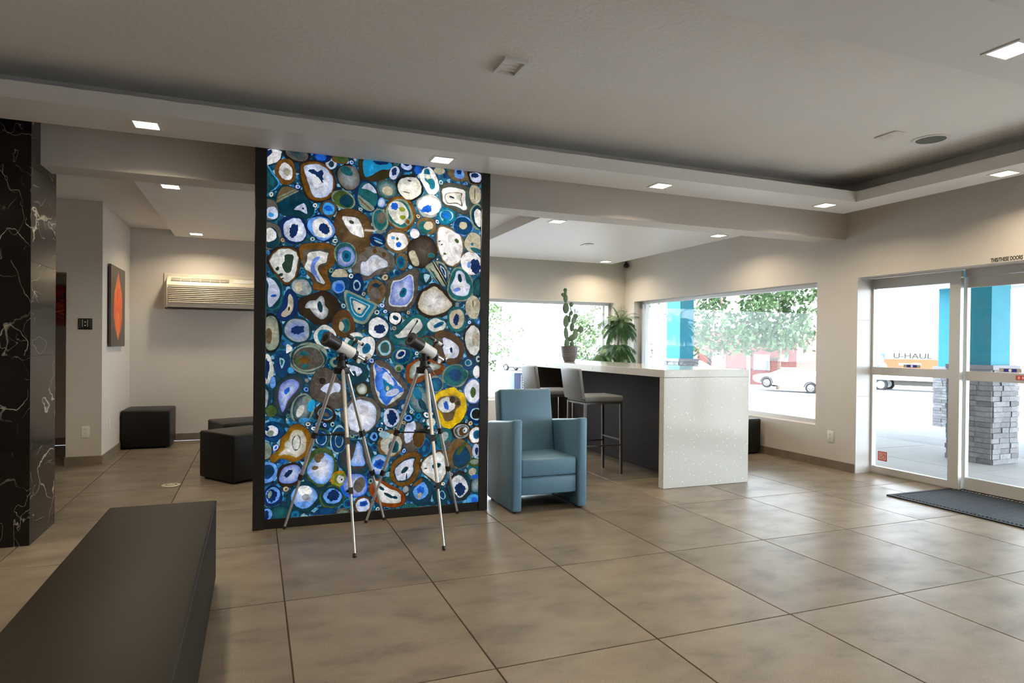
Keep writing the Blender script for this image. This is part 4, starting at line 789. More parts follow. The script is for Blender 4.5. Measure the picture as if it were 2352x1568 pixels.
[([(1273,1272),(1267,1341),(1291,1388),(1353,1399),(1426,1372),(1486,1316),(1501,1250),(1477,1188),(1429,1150),(1365,1160),(1316,1202)],'N','G'),([(1334,1342),(1373,1345),(1427,1315),(1462,1278),(1462,1226),(1433,1197),(1374,1202),(1345,1249)],'P','W'),((1405,1259,11,23,0),'B'),((1306,1319,34,33,0),'g2')],
[((1206,1308,54,53,0),'N'),((1210,1308,46,46,0),'t','E')],
[((1439,1061,99,86,0),'c'),((1439,1061,93,80,0),'t'),((1439,1065,54,47,0),'Z')],
[((1547,1155,51,52,0),'Z'),((1544,1159,30,26,0),'a'),((1542,1160,21,19,0),'q')],
[((1584,936,71,95,0),'V'),((1584,936,65,89,0),'W','P'),((1585,929,24,41,0),'E')],
[([(1276,880),(1309,926),(1367,949),(1430,962),(1465,933),(1505,913),(1525,847),(1521,775),(1482,710),(1424,665),(1360,667),(1316,725),(1287,791)],'Y','y'),([(1291,857),(1324,893),(1382,902),(1431,905),(1475,881),(1486,833),(1452,801),(1437,768),(1418,717),(1360,714),(1335,771),(1296,814)],'n','N'),([(1305,852),(1339,888),(1387,897),(1402,878),(1442,834),(1427,797),(1388,779),(1335,781),(1306,819)],'w','W'),((1419,875,24,28,0),'D'),((1464,846,17,18,0),'D'),((1368,831,19,35,15),'U')],
[((1163,878,73,94,0),'t','s'),((1143,925,28,56,30),'q'),((1182,841,24,52,30),'T')],
[((1290,997,54,62,0),'c'),((1287,994,48,55,0),'Z','q')],
[((1035,835,38,47,0),'Z'),((1035,830,14,19,0),'s')],
[((946,751,56,70,0),'P'),((952,751,38,54,0),'B')],
[((1611,763,67,78,0),'B'),((1611,758,45,49,0),'a'),((1612,758,37,41,0),'K')],
[((1580,1331,72,129,0),'N3'),((1582,1336,62,115,0),'w'),((1602,1346,31,60,0),'C')],
[((1613,1088,28,49,0),'W')],
[((1002,1119,32,30,0),'c'),((998,1114,18,16,0),'E')],
[((110,680,78,67,0),'Z'),((110,682,58,48,0),'B'),((110,684,45,38,0),'P','W'),((102,667,24,22,0),'c'),((78,702,16,17,0),'B')],
[([(112,475),(108,509),(139,533),(167,570),(175,626),(211,663),(231,701),(284,720),(338,688),(367,648),(376,582),(360,522),(323,489),(278,470),(245,463),(204,487),(164,489),(132,465)],'O','y'),([(148,511),(196,552),(199,599),(224,615),(244,670),(284,686),(326,654),(343,597),(335,540),(306,507),(269,492),(237,507),(196,517)],'C','W'),((276,595,30,57,-5),'g'),((276,595,25,49,-5),'w')],
[((447,618,54,73,0),'E'),((446,618,49,66,0),'Z'),((445,616,37,49,0),'a'),((445,618,33,46,0),'Z'),((441,638,15,26,0),'B')],
[((566,600,58,97,0),'a'),((567,600,52,92,0),'Z'),((569,597,30,52,0),'s'),((569,597,24,44,0),'Z')],
[((447,412,102,130,0),'E','T'),((447,401,87,112,0),'l','W'),((431,488,41,24,25),'n'),((423,466,21,22,0),'n'),((403,408,22,15,10),'n')],
[((85,396,63,72,0),'l'),((85,401,44,51,0),'Z','B'),((87,400,19,21,0),'T')],
[((234,369,86,78,20),'N3'),((238,373,76,63,20),'V','P'),((223,380,36,17,45),'B')],
[((329,202,110,104,0),'T'),((329,207,84,81,0),'l','P'),((335,250,50,37,-10),'W'),((344,203,31,24,0),'s'),((321,155,50,22,0),'l')],
[((571,316,57,59,0),'y','O'),((575,315,46,47,0),'e','E'),((581,315,28,29,0),'w'),((590,313,6,8,0),'K')],
[((523,192,85,80,-25),'E'),((524,193,78,74,-25),'T'),((527,196,64,56,-25),'l'),((530,202,41,44,-20),'B')],
[((122,231,57,70,0),'B'),((122,235,47,55,0),'l'),((114,231,36,42,0),'B'),((102,241,13,26,-15),'c')],
[((682,264,90,93,35),'U'),((688,266,80,84,35),'V','P'),((717,266,40,57,-25),'g')],
[((740,117,61,62,0),'N'),((743,112,51,52,0),'P'),((749,125,31,23,0),'U','B')],
[((693,469,120,122,0),'T','N'),([(701,585),(732,543),(742,475),(755,412),(694,406),(646,418),(667,470),(684,523)],'l','P')],
[((74,545,35,60,0),'c')],
[((167,103,69,48,0),'T','t')],
[((83,98,34,45,0),'l'),((75,94,22,36,0),'B')],
[((477,81,69,37,0),'Z')],
[((601,70,48,33,0),'g'),((601,66,34,22,0),'c')],
[((939,557,93,98,-35),'n'),((948,550,77,82,-35),'C','w'),((967,533,42,47,0),'t','T'),((897,625,42,27,-10),'a')],
[((1114,600,90,110,0),'G','g'),((1088,642,41,85,-15),'P'),((1156,584,47,69,-10),'N')],
[((1201,517,52,65,0),'q'),((1201,517,47,60,0),'Z'),((1197,508,14,23,0),'q')],
[((1493,628,76,63,0),'N3'),((1493,628,65,53,0),'s'),((1495,628,58,46,0),'G'),((1500,628,46,39,0),'s'),((1508,626,37,34,0),'N'),((1523,634,20,21,0),'W'),((1515,632,9,9,0),'q')],
[((1613,593,64,68,0),'N'),((1615,593,57,61,0),'W'),((1620,597,32,36,0),'q','B')],
[((1475,452,100,113,-15),'n','O'),((1495,427,70,85,-25),'T','Z'),([(1455,467),(1523,549),(1534,529),(1475,447)],'E')],
[([(950,361),(963,405),(1008,444),(1073,477),(1133,479),(1167,445),(1158,390),(1154,325),(1121,267),(1075,243),(1015,238),(969,277),(946,315)],'O','N'),([(970,359),(1002,401),(1064,435),(1129,447),(1119,396),(1124,344),(1091,288),(1047,267),(999,272),(975,313)],'T'),([(976,359),(1007,395),(1065,428),(1122,438),(1113,397),(1118,347),(1088,296),(1047,276),(1003,279),(981,315)],'P','W'),((1051,354,33,17,45),'T'),((1065,303,5,28,0),'B')],
[([(1172,379),(1205,433),(1276,467),(1328,483),(1358,434),(1373,349),(1364,284),(1326,239),(1292,241),(1230,292),(1187,332)],'N'),([(1180,378),(1210,428),(1276,459),(1325,474),(1353,429),(1367,349),(1358,289),(1323,247),(1292,250),(1233,297),(1193,334)],'w','W'),((1296,372,38,20,10),'T'),((1212,356,13,6,0),'n')],
[((1482,200,98,110,0),'N3'),((1482,199,89,101,0),'T'),([(1408,234),(1467,291),(1516,264),(1552,195),(1538,148),(1483,110),(1439,156)],'w','P'),([(1443,203),(1487,228),(1532,187),(1518,140),(1483,119),(1453,150)],'B')],
[((863,407,71,77,0),'t'),((863,407,63,69,0),'l','W'),((859,411,40,37,0),'U','B')],
[([(828,291),(873,288),(942,247),(1011,206),(1048,153),(1039,103),(984,84),(907,95),(848,132),(803,189),(793,244)],'R','N'),([(828,287),(869,271),(928,226),(992,198),(1025,154),(1012,114),(943,113),(884,129),(861,185),(833,241)],'w','W'),((878,229,27,11,-40),'T'),((933,171,41,12,-30),'T'),((979,153,21,11,-20),'T')],
[((1179,180,89,101,0),'T','Z'),([(1112,231),(1159,274),(1187,277),(1169,241)],'O'),([(1120,203),(1187,253),(1223,218),(1233,166),(1198,130),(1151,124),(1120,161)],'l','L'),((1174,194,31,29,0),'U'),((1167,153,16,24,-10),'C')],
[((1332,140,59,71,0),'T'),((1346,144,22,35,15),'a'),((1345,144,18,31,15),'Z')],
[((1612,468,29,53,0),'P'),((1619,468,15,29,0),'B')],
[((1596,307,56,63,0),'t'),((1586,307,31,29,0),'C'),((1606,268,31,19,0),'U')],
[((1620,200,42,60,0),'t','s')],
[((1593,92,52,39,0),'L'),((1603,86,26,22,0),'U')],
[((1605,378,50,30,0),'E'),((1605,385,40,19,0),'c')],
[((1356,580,60,78,0),'t'),((1356,594,29,38,-20),'s'),((1386,536,20,28,0),'G')],
[((1061,207,29,33,0),'G'),((1059,207,21,24,0),'s')],
[((1091,71,58,28,0),'t')]]

PX0, PX1, PZ0, PZ1, PYF = .068, 1.635, .068, 2.70, 4.8215
ap = thing('agate_panel', 'tall backlit panel of blue, white and amber agate slices in a black frame', 'panel', (.85, 4.86, 0))
MB().rbox(-.010, PX0, 4.803, 4.905, 0, 2.86, .003, 1).build('frame_post', 'dark_metal', ap, True); MB().rbox(PX1, 1.706, 4.803, 4.905, 0, 2.86, .003, 1).build('frame_post', 'dark_metal', ap, True)
MB().rbox(PX0, PX1, 4.815, 4.90, 0, PZ0, .003, 1).build('frame_rail', 'dark_metal', ap, True); MB().rbox(PX0, PX1, 4.815, 4.90, PZ1, 2.80, .003, 1).build('frame_rail', 'dark_metal', ap, True)
MB().box(PX0, PX1, PYF, 4.85, PZ0, PZ1).build('chip_bed', 'matrix', ap, True); MB().box(PX0, PX1, 4.8505, 4.895, PZ0, PZ1).build('light_box', 'dark_metal', ap, True)
rnd = random.Random(11)
def smooth_loop(pts, n):
    """closed Catmull-Rom loop through pts, n points in all"""
    m_ = len(pts); out = []
    if sum(pts[i][0] * pts[(i + 1) % m_][1] - pts[(i + 1) % m_][0] * pts[i][1] for i in range(m_)) < 0: pts = pts[::-1]
    for k in range(n):
        t = k * m_ / n; i = int(t); u = t - i; p0, p1, p2, p3 = (Vector(pts[(i + j) % m_]) for j in (-1, 0, 1, 2))
        out.append(.5 * ((2 * p1) + (p2 - p0) * u + (2 * p0 - 5 * p1 + 4 * p2 - p3) * u * u + (3 * p1 - p0 - 3 * p2 + p3) * u ** 3))
    return out
def loop_of(sh, n):
    if isinstance(sh, tuple):
        x, z, rx_, rz_, rot = sh; c_, s_ = math.cos(R(rot)), math.sin(R(rot)); ph = [rnd.uniform(0, 6.28) for _ in range(4)]; am = [.035, .03, .022, .018] if rx_ > 12 else [.08, .06, .04, .03]; out = []
        for k in range(n):
            t = 2 * PI * k / n; r_ = 1 + sum(a_ * math.sin((j + 2) * t + ph[j]) for j, a_ in enumerate(am)); px_, pz_ = rx_ * r_ * math.cos(t), rz_ * r_ * math.sin(t)
            out.append(Vector((x + px_ * c_ - pz_ * s_, z + px_ * s_ + pz_ * c_)))
        return out
    lp = smooth_loop(sh, n)
    return [p + Vector((rnd.uniform(-1, 1), rnd.uniform(-1, 1))) * 1.2 for p in lp]
def clampv(p): return Vector((min(max(p.x / 1000, PX0 + .0005), PX1 - .0005), min(max(p.y / 1000, PZ0 + .0005), PZ1 - .0005)))
def in_poly(x, y, lp):
    c_ = False; j = len(lp) - 1
    for i in range(len(lp)):
        a_, b_ = lp[i], lp[j]
        if (a_.y > y) != (b_.y > y) and x < (b_.x - a_.x) * (y - a_.y) / (b_.y - a_.y) + a_.x: c_ = not c_
        j = i
    return c_
def coloured(name, vs, fs, cs, parent, kind=None):
    I = parent_matrix(parent).inverted(); me = bpy.data.meshes.new(name); me.from_pydata([tuple(I @ Vector(p)) for p in vs], [], fs)
    at = me.color_attributes.new('Col', 'FLOAT_COLOR', 'POINT'); at.data.foreach_set('color', [x for c_ in cs for x in (c_[0], c_[1], c_[2], c_[3] if len(c_) > 3 else .5)])
    me.materials.append(MATS['agate']); me.update(); return link(name, me, parent, kind)
outer = []
def agate_slice(si, layers):
    vs, fs, cs = [], [], []; under = Vector((.004, .012, .02)); y0 = PYF - .0010 - .000006 * si
    for li, lay in enumerate(layers):
        sh = lay[0]; c1 = LIN[lay[1]]; c2 = LIN[lay[2]] if len(lay) > 2 else c1; n = 40 if li == 0 else 30
        big = (sh[2] + sh[3]) / 2 if isinstance(sh, tuple) else (max(p[0] for p in sh) - min(p[0] for p in sh)) / 2
        lp = loop_of(sh, n)
        if lay[1] in ('B', 'U') and li > 0 and big > 5:   # ragged crystal pockets
            cc = sum(lp, Vector((0, 0))) / n; lp = [cc + (p - cc) * rnd.uniform(.82, 1.14) for p in lp]
        if lay[1] in ('W', 'w', 'P', 'p', 'C', 'l') and li > 0 and big > 14:
            cc = sum(lp, Vector((0, 0))) / n; lp = [cc + (p - cc) * rnd.uniform(.965, 1.03) for p in lp]
        if li == 0:
            c0 = sum(lp, Vector((0, 0))) / n; lp = [c0 + (p - c0) * 1.07 for p in lp]; outer.append(lp)
        elif li == 1: c0 = sum(lp, Vector((0, 0))) / n; lp = [c0 + (p - c0) * 1.03 for p in lp]
        cc = sum(lp, Vector((0, 0))) / n; y = y0 - .00012 * li; base = len(vs)
        star = all((lp[(k + 1) % n] - lp[k]).x * (cc - lp[k]).y - (lp[(k + 1) % n] - lp[k]).y * (cc - lp[k]).x > 0 for k in range(n))
        soft = min(.22, max(.05, 1.8 / max(big, 3))) if li else min(.10, 3.2 / max(big, 10))
        edge = c1.lerp(under, .65) if li else c1 * .10
        rings = [(1, edge), (1 - soft * (.45 if li == 0 else .3), edge.lerp(c1, .25 if li == 0 else .5)), (1 - soft, c1), (.55, c1.lerp(c2, .55))] if star else [(1, edge), (1 - soft * .8, c1)]
        for k_, col_ in rings:
            for p in lp:
                q = clampv(cc + (p - cc) * k_); vs.append((q.x, y, q.y)); j_ = rnd.uniform(.82, 1.12); cs.append((*(col_ * j_), k_))
        for r_ in range(len(rings) - 1):
            for k in range(n): fs.append((base + r_ * n + k, base + r_ * n + (k + 1) % n, base + (r_ + 1) * n + (k + 1) % n, base + (r_ + 1) * n + k))
        lb = base + (len(rings) - 1) * n
        if star:
            q = clampv(cc); vs.append((q.x, y, q.y)); cs.append((*c2, 0)); fs += [(lb + k, lb + (k + 1) % n, len(vs) - 1) for k in range(n)]
        else:
            for tri in tessellate_polygon([[Vector((vs[lb + k][0], vs[lb + k][2], 0)) for k in range(n)]]): fs.append(tuple(lb + i for i in tri))
        if li == 0:
            b2 = len(vs)
            for p in lp: q = clampv(p); vs.append((q.x, PYF + .0005, q.y)); cs.append((*(edge * .5), 1))
            fs += [(base + k, b2 + k, b2 + (k + 1) % n, base + (k + 1) % n) for k in range(n)]
        under = c1
    coloured('agate_slice', vs, fs, cs, ap)
for si, layers in enumerate(AGATES): agate_slice(si, layers)
# the chips of stone that fill the gaps between the slices
CS = 6; gw, gh = int((PX1 - PX0) * 1000 / CS) + 1, int((PZ1 - PZ0) * 1000 / CS) + 1; grid = [[False] * gh for _ in range(gw)]
for lp in outer:
    x0, x1, z0, z1 = min(p.x for p in lp), max(p.x for p in lp), min(p.y for p in lp), max(p.y for p in lp)
    for i in range(max(0, int((x0 - 68) / CS)), min(gw, int((x1 - 68) / CS) + 1)):
        for j in range(max(0, int((z0 - 68) / CS)), min(gh, int((z1 - 68) / CS) + 1)):
            if not grid[i][j] and in_poly(68 + (i + .5) * CS, 68 + (j + .5) * CS, lp): grid[i][j] = True
TPL = [('T', 'l', 'B'), ('Z', 'q', 'Z'), ('t', 'w', 'B'), ('N', 'C', 'n'), ('G', 's', 'g'), ('E', 't', 'Z'), ('B', 'P', 'U'), ('K', 'W', 'q'), ('T', 'a', 'T'), ('q', 'Z', 'B'), ('N3', 'w', 'T'), ('t', 'c', 'T')]
extra = 0
for rad in (44, 37, 31, 26, 22, 18):
    for _ in range(900):
        x, z = rnd.uniform(75, 1628), rnd.uniform(75, 2660); i, j = int((x - 68) / CS), int((z - 68) / CS); k = max(1, int(rad * .80 / CS))
        if extra > 110 or any(grid[a_][b_] for a_ in range(max(0, i - k), min(gw, i + k + 1)) for b_ in range(max(0, j - k), min(gh, j + k + 1)) if (a_ - i) ** 2 + (b_ - j) ** 2 <= k * k): continue
        q = rnd.uniform(.72, 1); ro = rnd.uniform(-90, 90); t_ = rnd.choice(TPL); r2, r3 = rnd.uniform(.68, .86), rnd.uniform(.3, .5)
        agate_slice(150 + extra, [((x, z, rad, rad * q, ro), t_[0]), ((x, z, rad * r2, rad * q * r2, ro), t_[1]), ((x + rad * .06, z, rad * r3, rad * q * r3, ro), t_[2])]); extra += 1
        for a_ in range(max(0, i - k), min(gw, i + k + 1)):
            for b_ in range(max(0, j - k), min(gh, j + k + 1)):
                if (a_ - i) ** 2 + (b_ - j) ** 2 <= k * k: grid[a_][b_] = True
vs, fs, cs = [], [], []; pal = ['L', 'U', 'Z', 'q', 't', 'T', 'W', 'a', 'c', 'Z', 'l', 'E', 'B', 'q', 'Q', 's', 'B', 'T']
for rad in (26, 20, 15, 11, 8, 6):
    for _ in range(1500):
        x, z = rnd.uniform(70, 1633), rnd.uniform(70, 2690); i, j = int((x - 68) / CS), int((z - 68) / CS); k = max(1, int(rad * .8 / CS))
        if any(grid[a_][b_] for a_ in range(max(0, i - k), min(gw, i + k + 1)) for b_ in range(max(0, j - k), min(gh, j + k + 1))): continue
        for a_ in range(max(0, i - k), min(gw, i + k + 1)):
            for b_ in range(max(0, j - k), min(gh, j + k + 1)): grid[a_][b_] = True
        n = rnd.choice((5, 6, 7)); ph = rnd.uniform(0, 6.28); st_ = rnd.uniform(.6, 1); ro = rnd.uniform(0, PI); c1 = LIN[rnd.choice(pal)] * rnd.uniform(.55, 1.1); base = len(vs)
        q = clampv(Vector((x, z))); vs.append((q.x, PYF - .0009, q.y)); cs.append(c1.copy() * 1.3)
        for k in range(n):
            t = ph + 2 * PI * k / n; r_ = rad * rnd.uniform(.75, 1.1); px_, pz_ = r_ * math.cos(t), r_ * st_ * math.sin(t)
            q = clampv(Vector((x + px_ * math.cos(ro) - pz_ * math.sin(ro), z + px_ * math.sin(ro) + pz_ * math.cos(ro)))); vs.append((q.x, PYF - .0006, q.y)); cs.append(c1 * rnd.uniform(.3, .9))
        fs += [(base, base + 1 + k, base + 1 + (k + 1) % n) for k in range(n)]
coloured('stone_chips', vs, fs, cs, ap, 'stuff')
# ------------------------------------------------------------------ outdoors
def G(x, y): return -.08 - max(.0645 * min(max(x - 9, 0), 22), .03 * min(max(y - 12, 0), 64))
mat('asphalt', (.17, .17, .18), .85, noise=.25, nscale=1.5, bump=.2, bscale=80); mat('concrete', (.26, .255, .25), .8, noise=.15, nscale=1, bump=.1, bscale=60)
mat('teal', (.0, .21, .29), .6, noise=.10, nscale=6, bump=.25, bscale=50); mat('ledge_stone', (.20, .195, .20), .8, noise=.35, nscale=20, rnd=.28, bump=.4, bscale=40)
mat('canopy', (.75, .74, .75), .7, noise=.08, nscale=2); mat('car_white', (.80, .80, .80), .25, coat=.5); mat('car_glass', (.10, .14, .18), .08); mat('tyre', (.02, .02, .022), .8); mat('rim', (.6, .6, .62), .3, metal=.6)
mat('orange_paint', (.62, .075, .02), .4); mat('blue_paint', (.06, .12, .55), .4); mat('bark', (.16, .11, .08), .9); mat('wood_pale', (.55, .52, .5), .8)
mat('leaf_a', (.045, .095, .025), .6, noise=.4, nscale=3, rnd=.1); mat('leaf_b', (.09, .16, .045), .6, noise=.4, nscale=3, rnd=.1); mat('leaf_c', (.15, .17, .07), .6, noise=.4, nscale=3, rnd=.1)
gx = [6.13 + .0001] + [7 + k * 1.0 for k in range(26)] + [36, 42, 50, 70, 110]; gy = [-40, -20, -8, -2, 2, 5, 8, 9.85, 12, 15, 18, 21, 25, 30, 36, 44, 52, 60, 70, 76, 85, 110, 150]
ms = MB(); ms.add([(x, y, G(x, y)) for x in gx for y in gy], [(i * len(gy) + j, (i + 1) * len(gy) + j, (i + 1) * len(gy) + j + 1, i * len(gy) + j + 1) for i in range(len(gx) - 1) for j in range(len(gy) - 1)])
g2 = [-60, -30, -12, -5, 0, 3, 6.1301]; g3 = [9.8501, 12, 15, 18, 21, 25, 30, 36, 44, 52, 60, 70, 76, 85, 110, 150]
ms.add([(x, y, G(x, y)) for x in g2 for y in g3], [(i * len(g3) + j, (i + 1) * len(g3) + j, (i + 1) * len(g3) + j + 1, i * len(g3) + j + 1) for i in range(len(g2) - 1) for j in range(len(g3) - 1)])
ms.add([(-60, -2.81, -.08), (-60, -60, -.08), (6.13, -60, -.08), (6.13, -2.81, -.08)], [(0, 1, 2, 3)]).add([(6.13, -60, -.08), (6.13, -40, -.08), (110, -40, -.08), (110, -60, -.08)], [(0, 3, 2, 1)])
struct('ground', ms, 'asphalt')
sw_ = link('pavement', None, kind='structure')
for k in range(15):
    y0 = -8 + k * 1.6
    for x0, x1 in ((6.14, 7.48), (7.49, 8.85)):
        if y0 < 12: MB().box(x0, x1, y0 + .006, y0 + 1.594, -.30, -.06).build('paving_slab', 'concrete', sw_)
pcurb = tag(MB().box(8.86, 9.0, -8, 16, -.3, -.062).build('curb', 'concrete'), 'pale concrete curb along the edge of the entrance pavement', 'curb')
cn = thing('canopy', 'flat white canopy roof over the entrance drive on teal pillars', 'canopy', (10.5, 6, 2.62))
MB().box(6.135, 14.9, 1.2, 10.45, 2.68, 3.05).build('roof_slab', 'canopy', cn, True)
for k in range(14): MB().box(6.14 + k * .625, 6.14 + k * .625 + .612, 1.22, 10.43, 2.66, 2.679).build('soffit_board', 'canopy', cn, True)
MB().box(14.9, 14.93, 1.2, 10.45, 2.60, 3.08).build('fascia', 'canopy', cn, True)
random.seed(3)
def pillar(x, y, sx, sy, zt, label):
    z0 = G(x, y) - .02 if x > 9 else -.059; t = thing('pillar', label, 'pillar', (x + sx / 2, y + sy / 2, z0))
    MB().box(x + .06, x + sx - .06, y + .06, y + sy - .06, zt, 2.68).build('shaft', 'teal', t, True); MB().box(x - .015, x + sx + .015, y - .015, y + sy + .015, zt - .055, zt).build('cap', mat('cap_stone', (.22, .21, .23), .7), t, True)
    MB().box(x + .05, x + sx - .05, y + .05, y + sy - .05, z0, zt - .056).build('core', 'slot_dark', t, True)
    n = int((zt - .06 - z0) / .060); h = (zt - .056 - z0) / n
    for k in range(n):
        za, zb = z0 + k * h + .002, z0 + (k + 1) * h - .002
        for side in range(4):
            L_ = (sy if side in (0, 2) else sx); cuts = [0] + sorted(L_ * (j + random.uniform(-.15, .15)) / 3 for j in (1, 2)) + [L_]
            for a_, b_ in zip(cuts[:-1], cuts[1:]):
                pr = random.uniform(0, .022)
                if side == 0: m_ = MB().box(x - pr, x + .049, y + a_ + .002, y + b_ - .002, za, zb)
                elif side == 1: m_ = MB().box(x + .05 * 0 + a_ + .002, x + b_ - .002, y - pr, y + .049, za, zb) if .05 <= a_ or True else None
                elif side == 2: m_ = MB().box(x + sx - .049, x + sx + pr, y + a_ + .002, y + b_ - .002, za, zb)
                else: m_ = MB().box(x + a_ + .002, x + b_ - .002, y + sy - .049, y + sy + pr, za, zb)
                m_.build('stone', 'ledge_stone', t, True)
    return t
pillar(8.10, 5.03, .47, .54, 1.12, 'teal pillar on a stacked stone base right outside the sliding doors')
pillar(7.35, 10.10, .43, .55, 1.08, 'teal pillar on a stacked stone base outside the window beside the bar')
pillar(14.3, 9.55, .55, .60, .92, 'teal pillar with stone base at the far side of the canopy')

def wheel(t, x, y, z, r_, ax='y', w_=.2, hub='rim'):
    M_ = Matrix.Translation((x, y, z)) @ Matrix.Rotation(PI / 2, 4, 'X')
    MB().lathe([(r_ * .62, -w_ / 2), (r_ * .95, -w_ / 2), (r_, -w_ / 3), (r_, w_ / 3), (r_ * .95, w_ / 2), (r_ * .62, w_ / 2)], 28, M=M_, cap=False).build('tyre', 'tyre', t)
    hb = MB().lathe([(.02, -w_ / 2 + .03), (r_ * .61, -w_ / 2 + .03), (r_ * .61, w_ / 2 - .03), (.02, w_ / 2 - .03)], 24, M=M_).build('wheel_disc', 'slot_dark' if hub == 'rim' else hub, t)
    if hub == 'rim':
        sp_ = MB()
        for k in range(7):
            a_ = 2 * PI * k / 7
            for s_ in (-1, 1): sp_.tube([(x, y + s_ * (w_ / 2 - .02), z), (x + math.cos(a_) * r_ * .58, y + s_ * (w_ / 2 - .02), z + math.sin(a_) * r_ * .58)], .028, square=True)
        sp_.build('spokes', 'rim', t); rm = MB(); 
        for s_ in (-1, 1): rm.tube([(x + math.cos(2 * PI * k / 24) * r_ * .6, y + s_ * (w_ / 2 - .02), z + math.sin(2 * PI * k / 24) * r_ * .6) for k in range(25)], .022, 6)
        rm.build('wheel_rim', 'rim', t)
def loft(sections, mi=0, smooth=True):
    mb = MB(); n = len(sections[0]); vs = [p for s_ in sections for p in s_]
    fs = [(i * n + k, i * n + k + 1, (i + 1) * n + k + 1, (i + 1) * n + k) for i in range(len(sections) - 1) for k in range(n - 1)]
    mb.add(vs, fs, mi, smooth); mb.f += [tuple(range(n)), tuple(range((len(sections) - 1) * n, len(sections) * n))[::-1]]; mb.mi += [mi, mi]; mb.sm += [False, False]; return mb
def sedan(loc, rot, label, paint, L_=4.6, cat='car', name='sedan'):
    """local x forward, y left; four wheels, body, cabin glass"""
    t = thing(name, label, cat, loc, rot=rot); hw = .88
    low = [(-2.28, .52, .78), (-2.22, .30, .93), (-1.9, .26, .98), (-1.0, .22, .95), (0, .22, .93), (1.0, .22, .93), (1.7, .24, .86), (2.15, .28, .74), (2.30, .42, .62)]
    sec = []
    for x, zb, zt in low:
        k = 1 - .12 * (abs(x) / 2.3) ** 4; w_ = hw * k
        sec.append([(x, -w_ * .9, zb), (x, -w_, zb + .12), (x, -w_, zt - .12), (x, -w_ * .93, zt), (x, w_ * .93, zt), (x, w_, zt - .12), (x, w_, zb + .12), (x, w_ * .9, zb), (x, -w_ * .9, zb)])
    loft(sec).build('body', paint, t, sharp=30)
    cab = [(-1.85, .95, .96), (-1.15, .93, 1.34), (-.45, .92, 1.45), (.15, .92, 1.43), (.75, .92, 1.22), (1.30, .90, .93)]; sec = []
    for x, zb, zt in cab: w0, w1 = hw * .90, hw * .90 - (zt - zb) * .36; sec.append([(x, -w0, zb), (x, -w1, zt - .03), (x, -w1 * .9, zt), (x, w1 * .9, zt), (x, w1, zt - .03), (x, w0, zb), (x, -w0, zb)])
    loft(sec).build('cabin', paint, t, sharp=30)
    for s_ in (-1, 1):
        for pts in ([(.95, .965), (.70, 1.20), (.12, 1.385), (-.10, 1.39), (-.10, .965)], [(-.17, .965), (-.17, 1.39), (-.45, 1.40), (-1.08, 1.30), (-1.05, .965)], [(-1.12, .965), (-1.15, 1.28), (-1.62, 1.03), (-1.66, .985)]):
            q = [(x, s_ * (hw * .90 - max(0, z - .94) * .36 + .012), z) for x, z in pts]; MB().add(q + [(x, y - s_ * .02, z) for x, y, z in q], [tuple(range(len(q))), tuple(range(len(q), 2 * len(q)))[::-1]] + [(i, (i + 1) % len(q), len(q) + (i + 1) % len(q), len(q) + i) for i in range(len(q))]).build('side_window', 'car_glass', t)
        MB().rbox(.78, .95, s_ * .93 - .07, s_ * .93 + .07, .96, 1.06, .02).build('mirror', paint, t); MB().rbox(2.08, 2.27, s_ * .62 - .16, s_ * .62 + .16, .58, .68, .02).build('headlight', 'plastic_white', t)
        for x in (-1.32, 1.36): 
            wheel(t, x, s_ * .78, .33, .33)
            MB().tube([(x + .37 * math.cos(a_), s_ * .885, .33 + .37 * math.sin(a_)) for a_ in [PI * k / 12 for k in range(13)]], .035, 6).build('wheel_arch', 'tyre', t)
        for x in (-.13, -1.08): MB().box(x - .004, x + .004, s_ * .881 - .004, s_ * .881 + .004, .35, .93).build('door_gap', 'ink', t)
    return t
def axis_rot(p_front, p_rear):
    d = Vector(p_front) - Vector(p_rear); yaw_ = math.atan2(d.y, d.x); pit = math.atan2(d.z, math.hypot(d.x, d.y)); return (0, -pit, yaw_)
fwh, rwh = Vector((31.43, 33.27, -1.26)), Vector((32.75, 30.95, -1.50)); mid = (fwh + rwh) / 2
sedan(tuple(mid), axis_rot(fwh, rwh), 'white sedan parked in front of the brick building', 'car_white')
# rental box truck
tk = thing('box_truck', 'white rental box truck with an orange stripe parked beyond the drive', 'truck', (41.6, 30.6, -1.56), rot=(0, 0, math.atan2(-.91, .42)))
# local x forward (cab), right-hand side (-y) faces the entrance
MB().rbox(-3.6, 2.2, -1.1, 1.1, .75, 4.0, .05, 2).build('cargo_box', 'car_white', tk)
MB().rbox(1.9, 3.9, -.98, .98, .55, 2.2, .22, 3).build('cab', 'car_white', tk); MB().rbox(3.7, 4.9, -.95, .95, .5, 1.35, .15, 3).build('bonnet', 'car_white', tk)
MB().box(-3.59, 2.19, -1.113, -1.1005, 1.56, 2.17).build('orange_stripe', 'orange_paint', tk); MB().box(-3.59, 4.2, -1.113, -1.1005, 2.172, 2.20).build('thin_stripe', 'orange_paint', tk)
for k, (x, z, r_) in enumerate(((-2.35, 2.1, .55), (-2.0, 1.6, .42))): MB().lathe([(.01, 0), (r_, 0), (r_, .012), (.01, .012)], 24, M=Matrix.Translation((x, -1.114, z)) @ Matrix.Rotation(PI / 2, 4, 'X')).build('graphic_disc', 'car_white', tk)
MB().prism([(-2.3, 2.55), (-1.7, 2.55), (-1.75, 2.1)], 1, -1.118, -1.1005).build('graphic_wedge', 'blue_paint', tk); MB().prism([(-2.35, 1.7), (-1.95, 1.75), (-2.2, 1.5)], 1, -1.130, -1.127).build('graphic_wedge', 'blue_paint', tk)
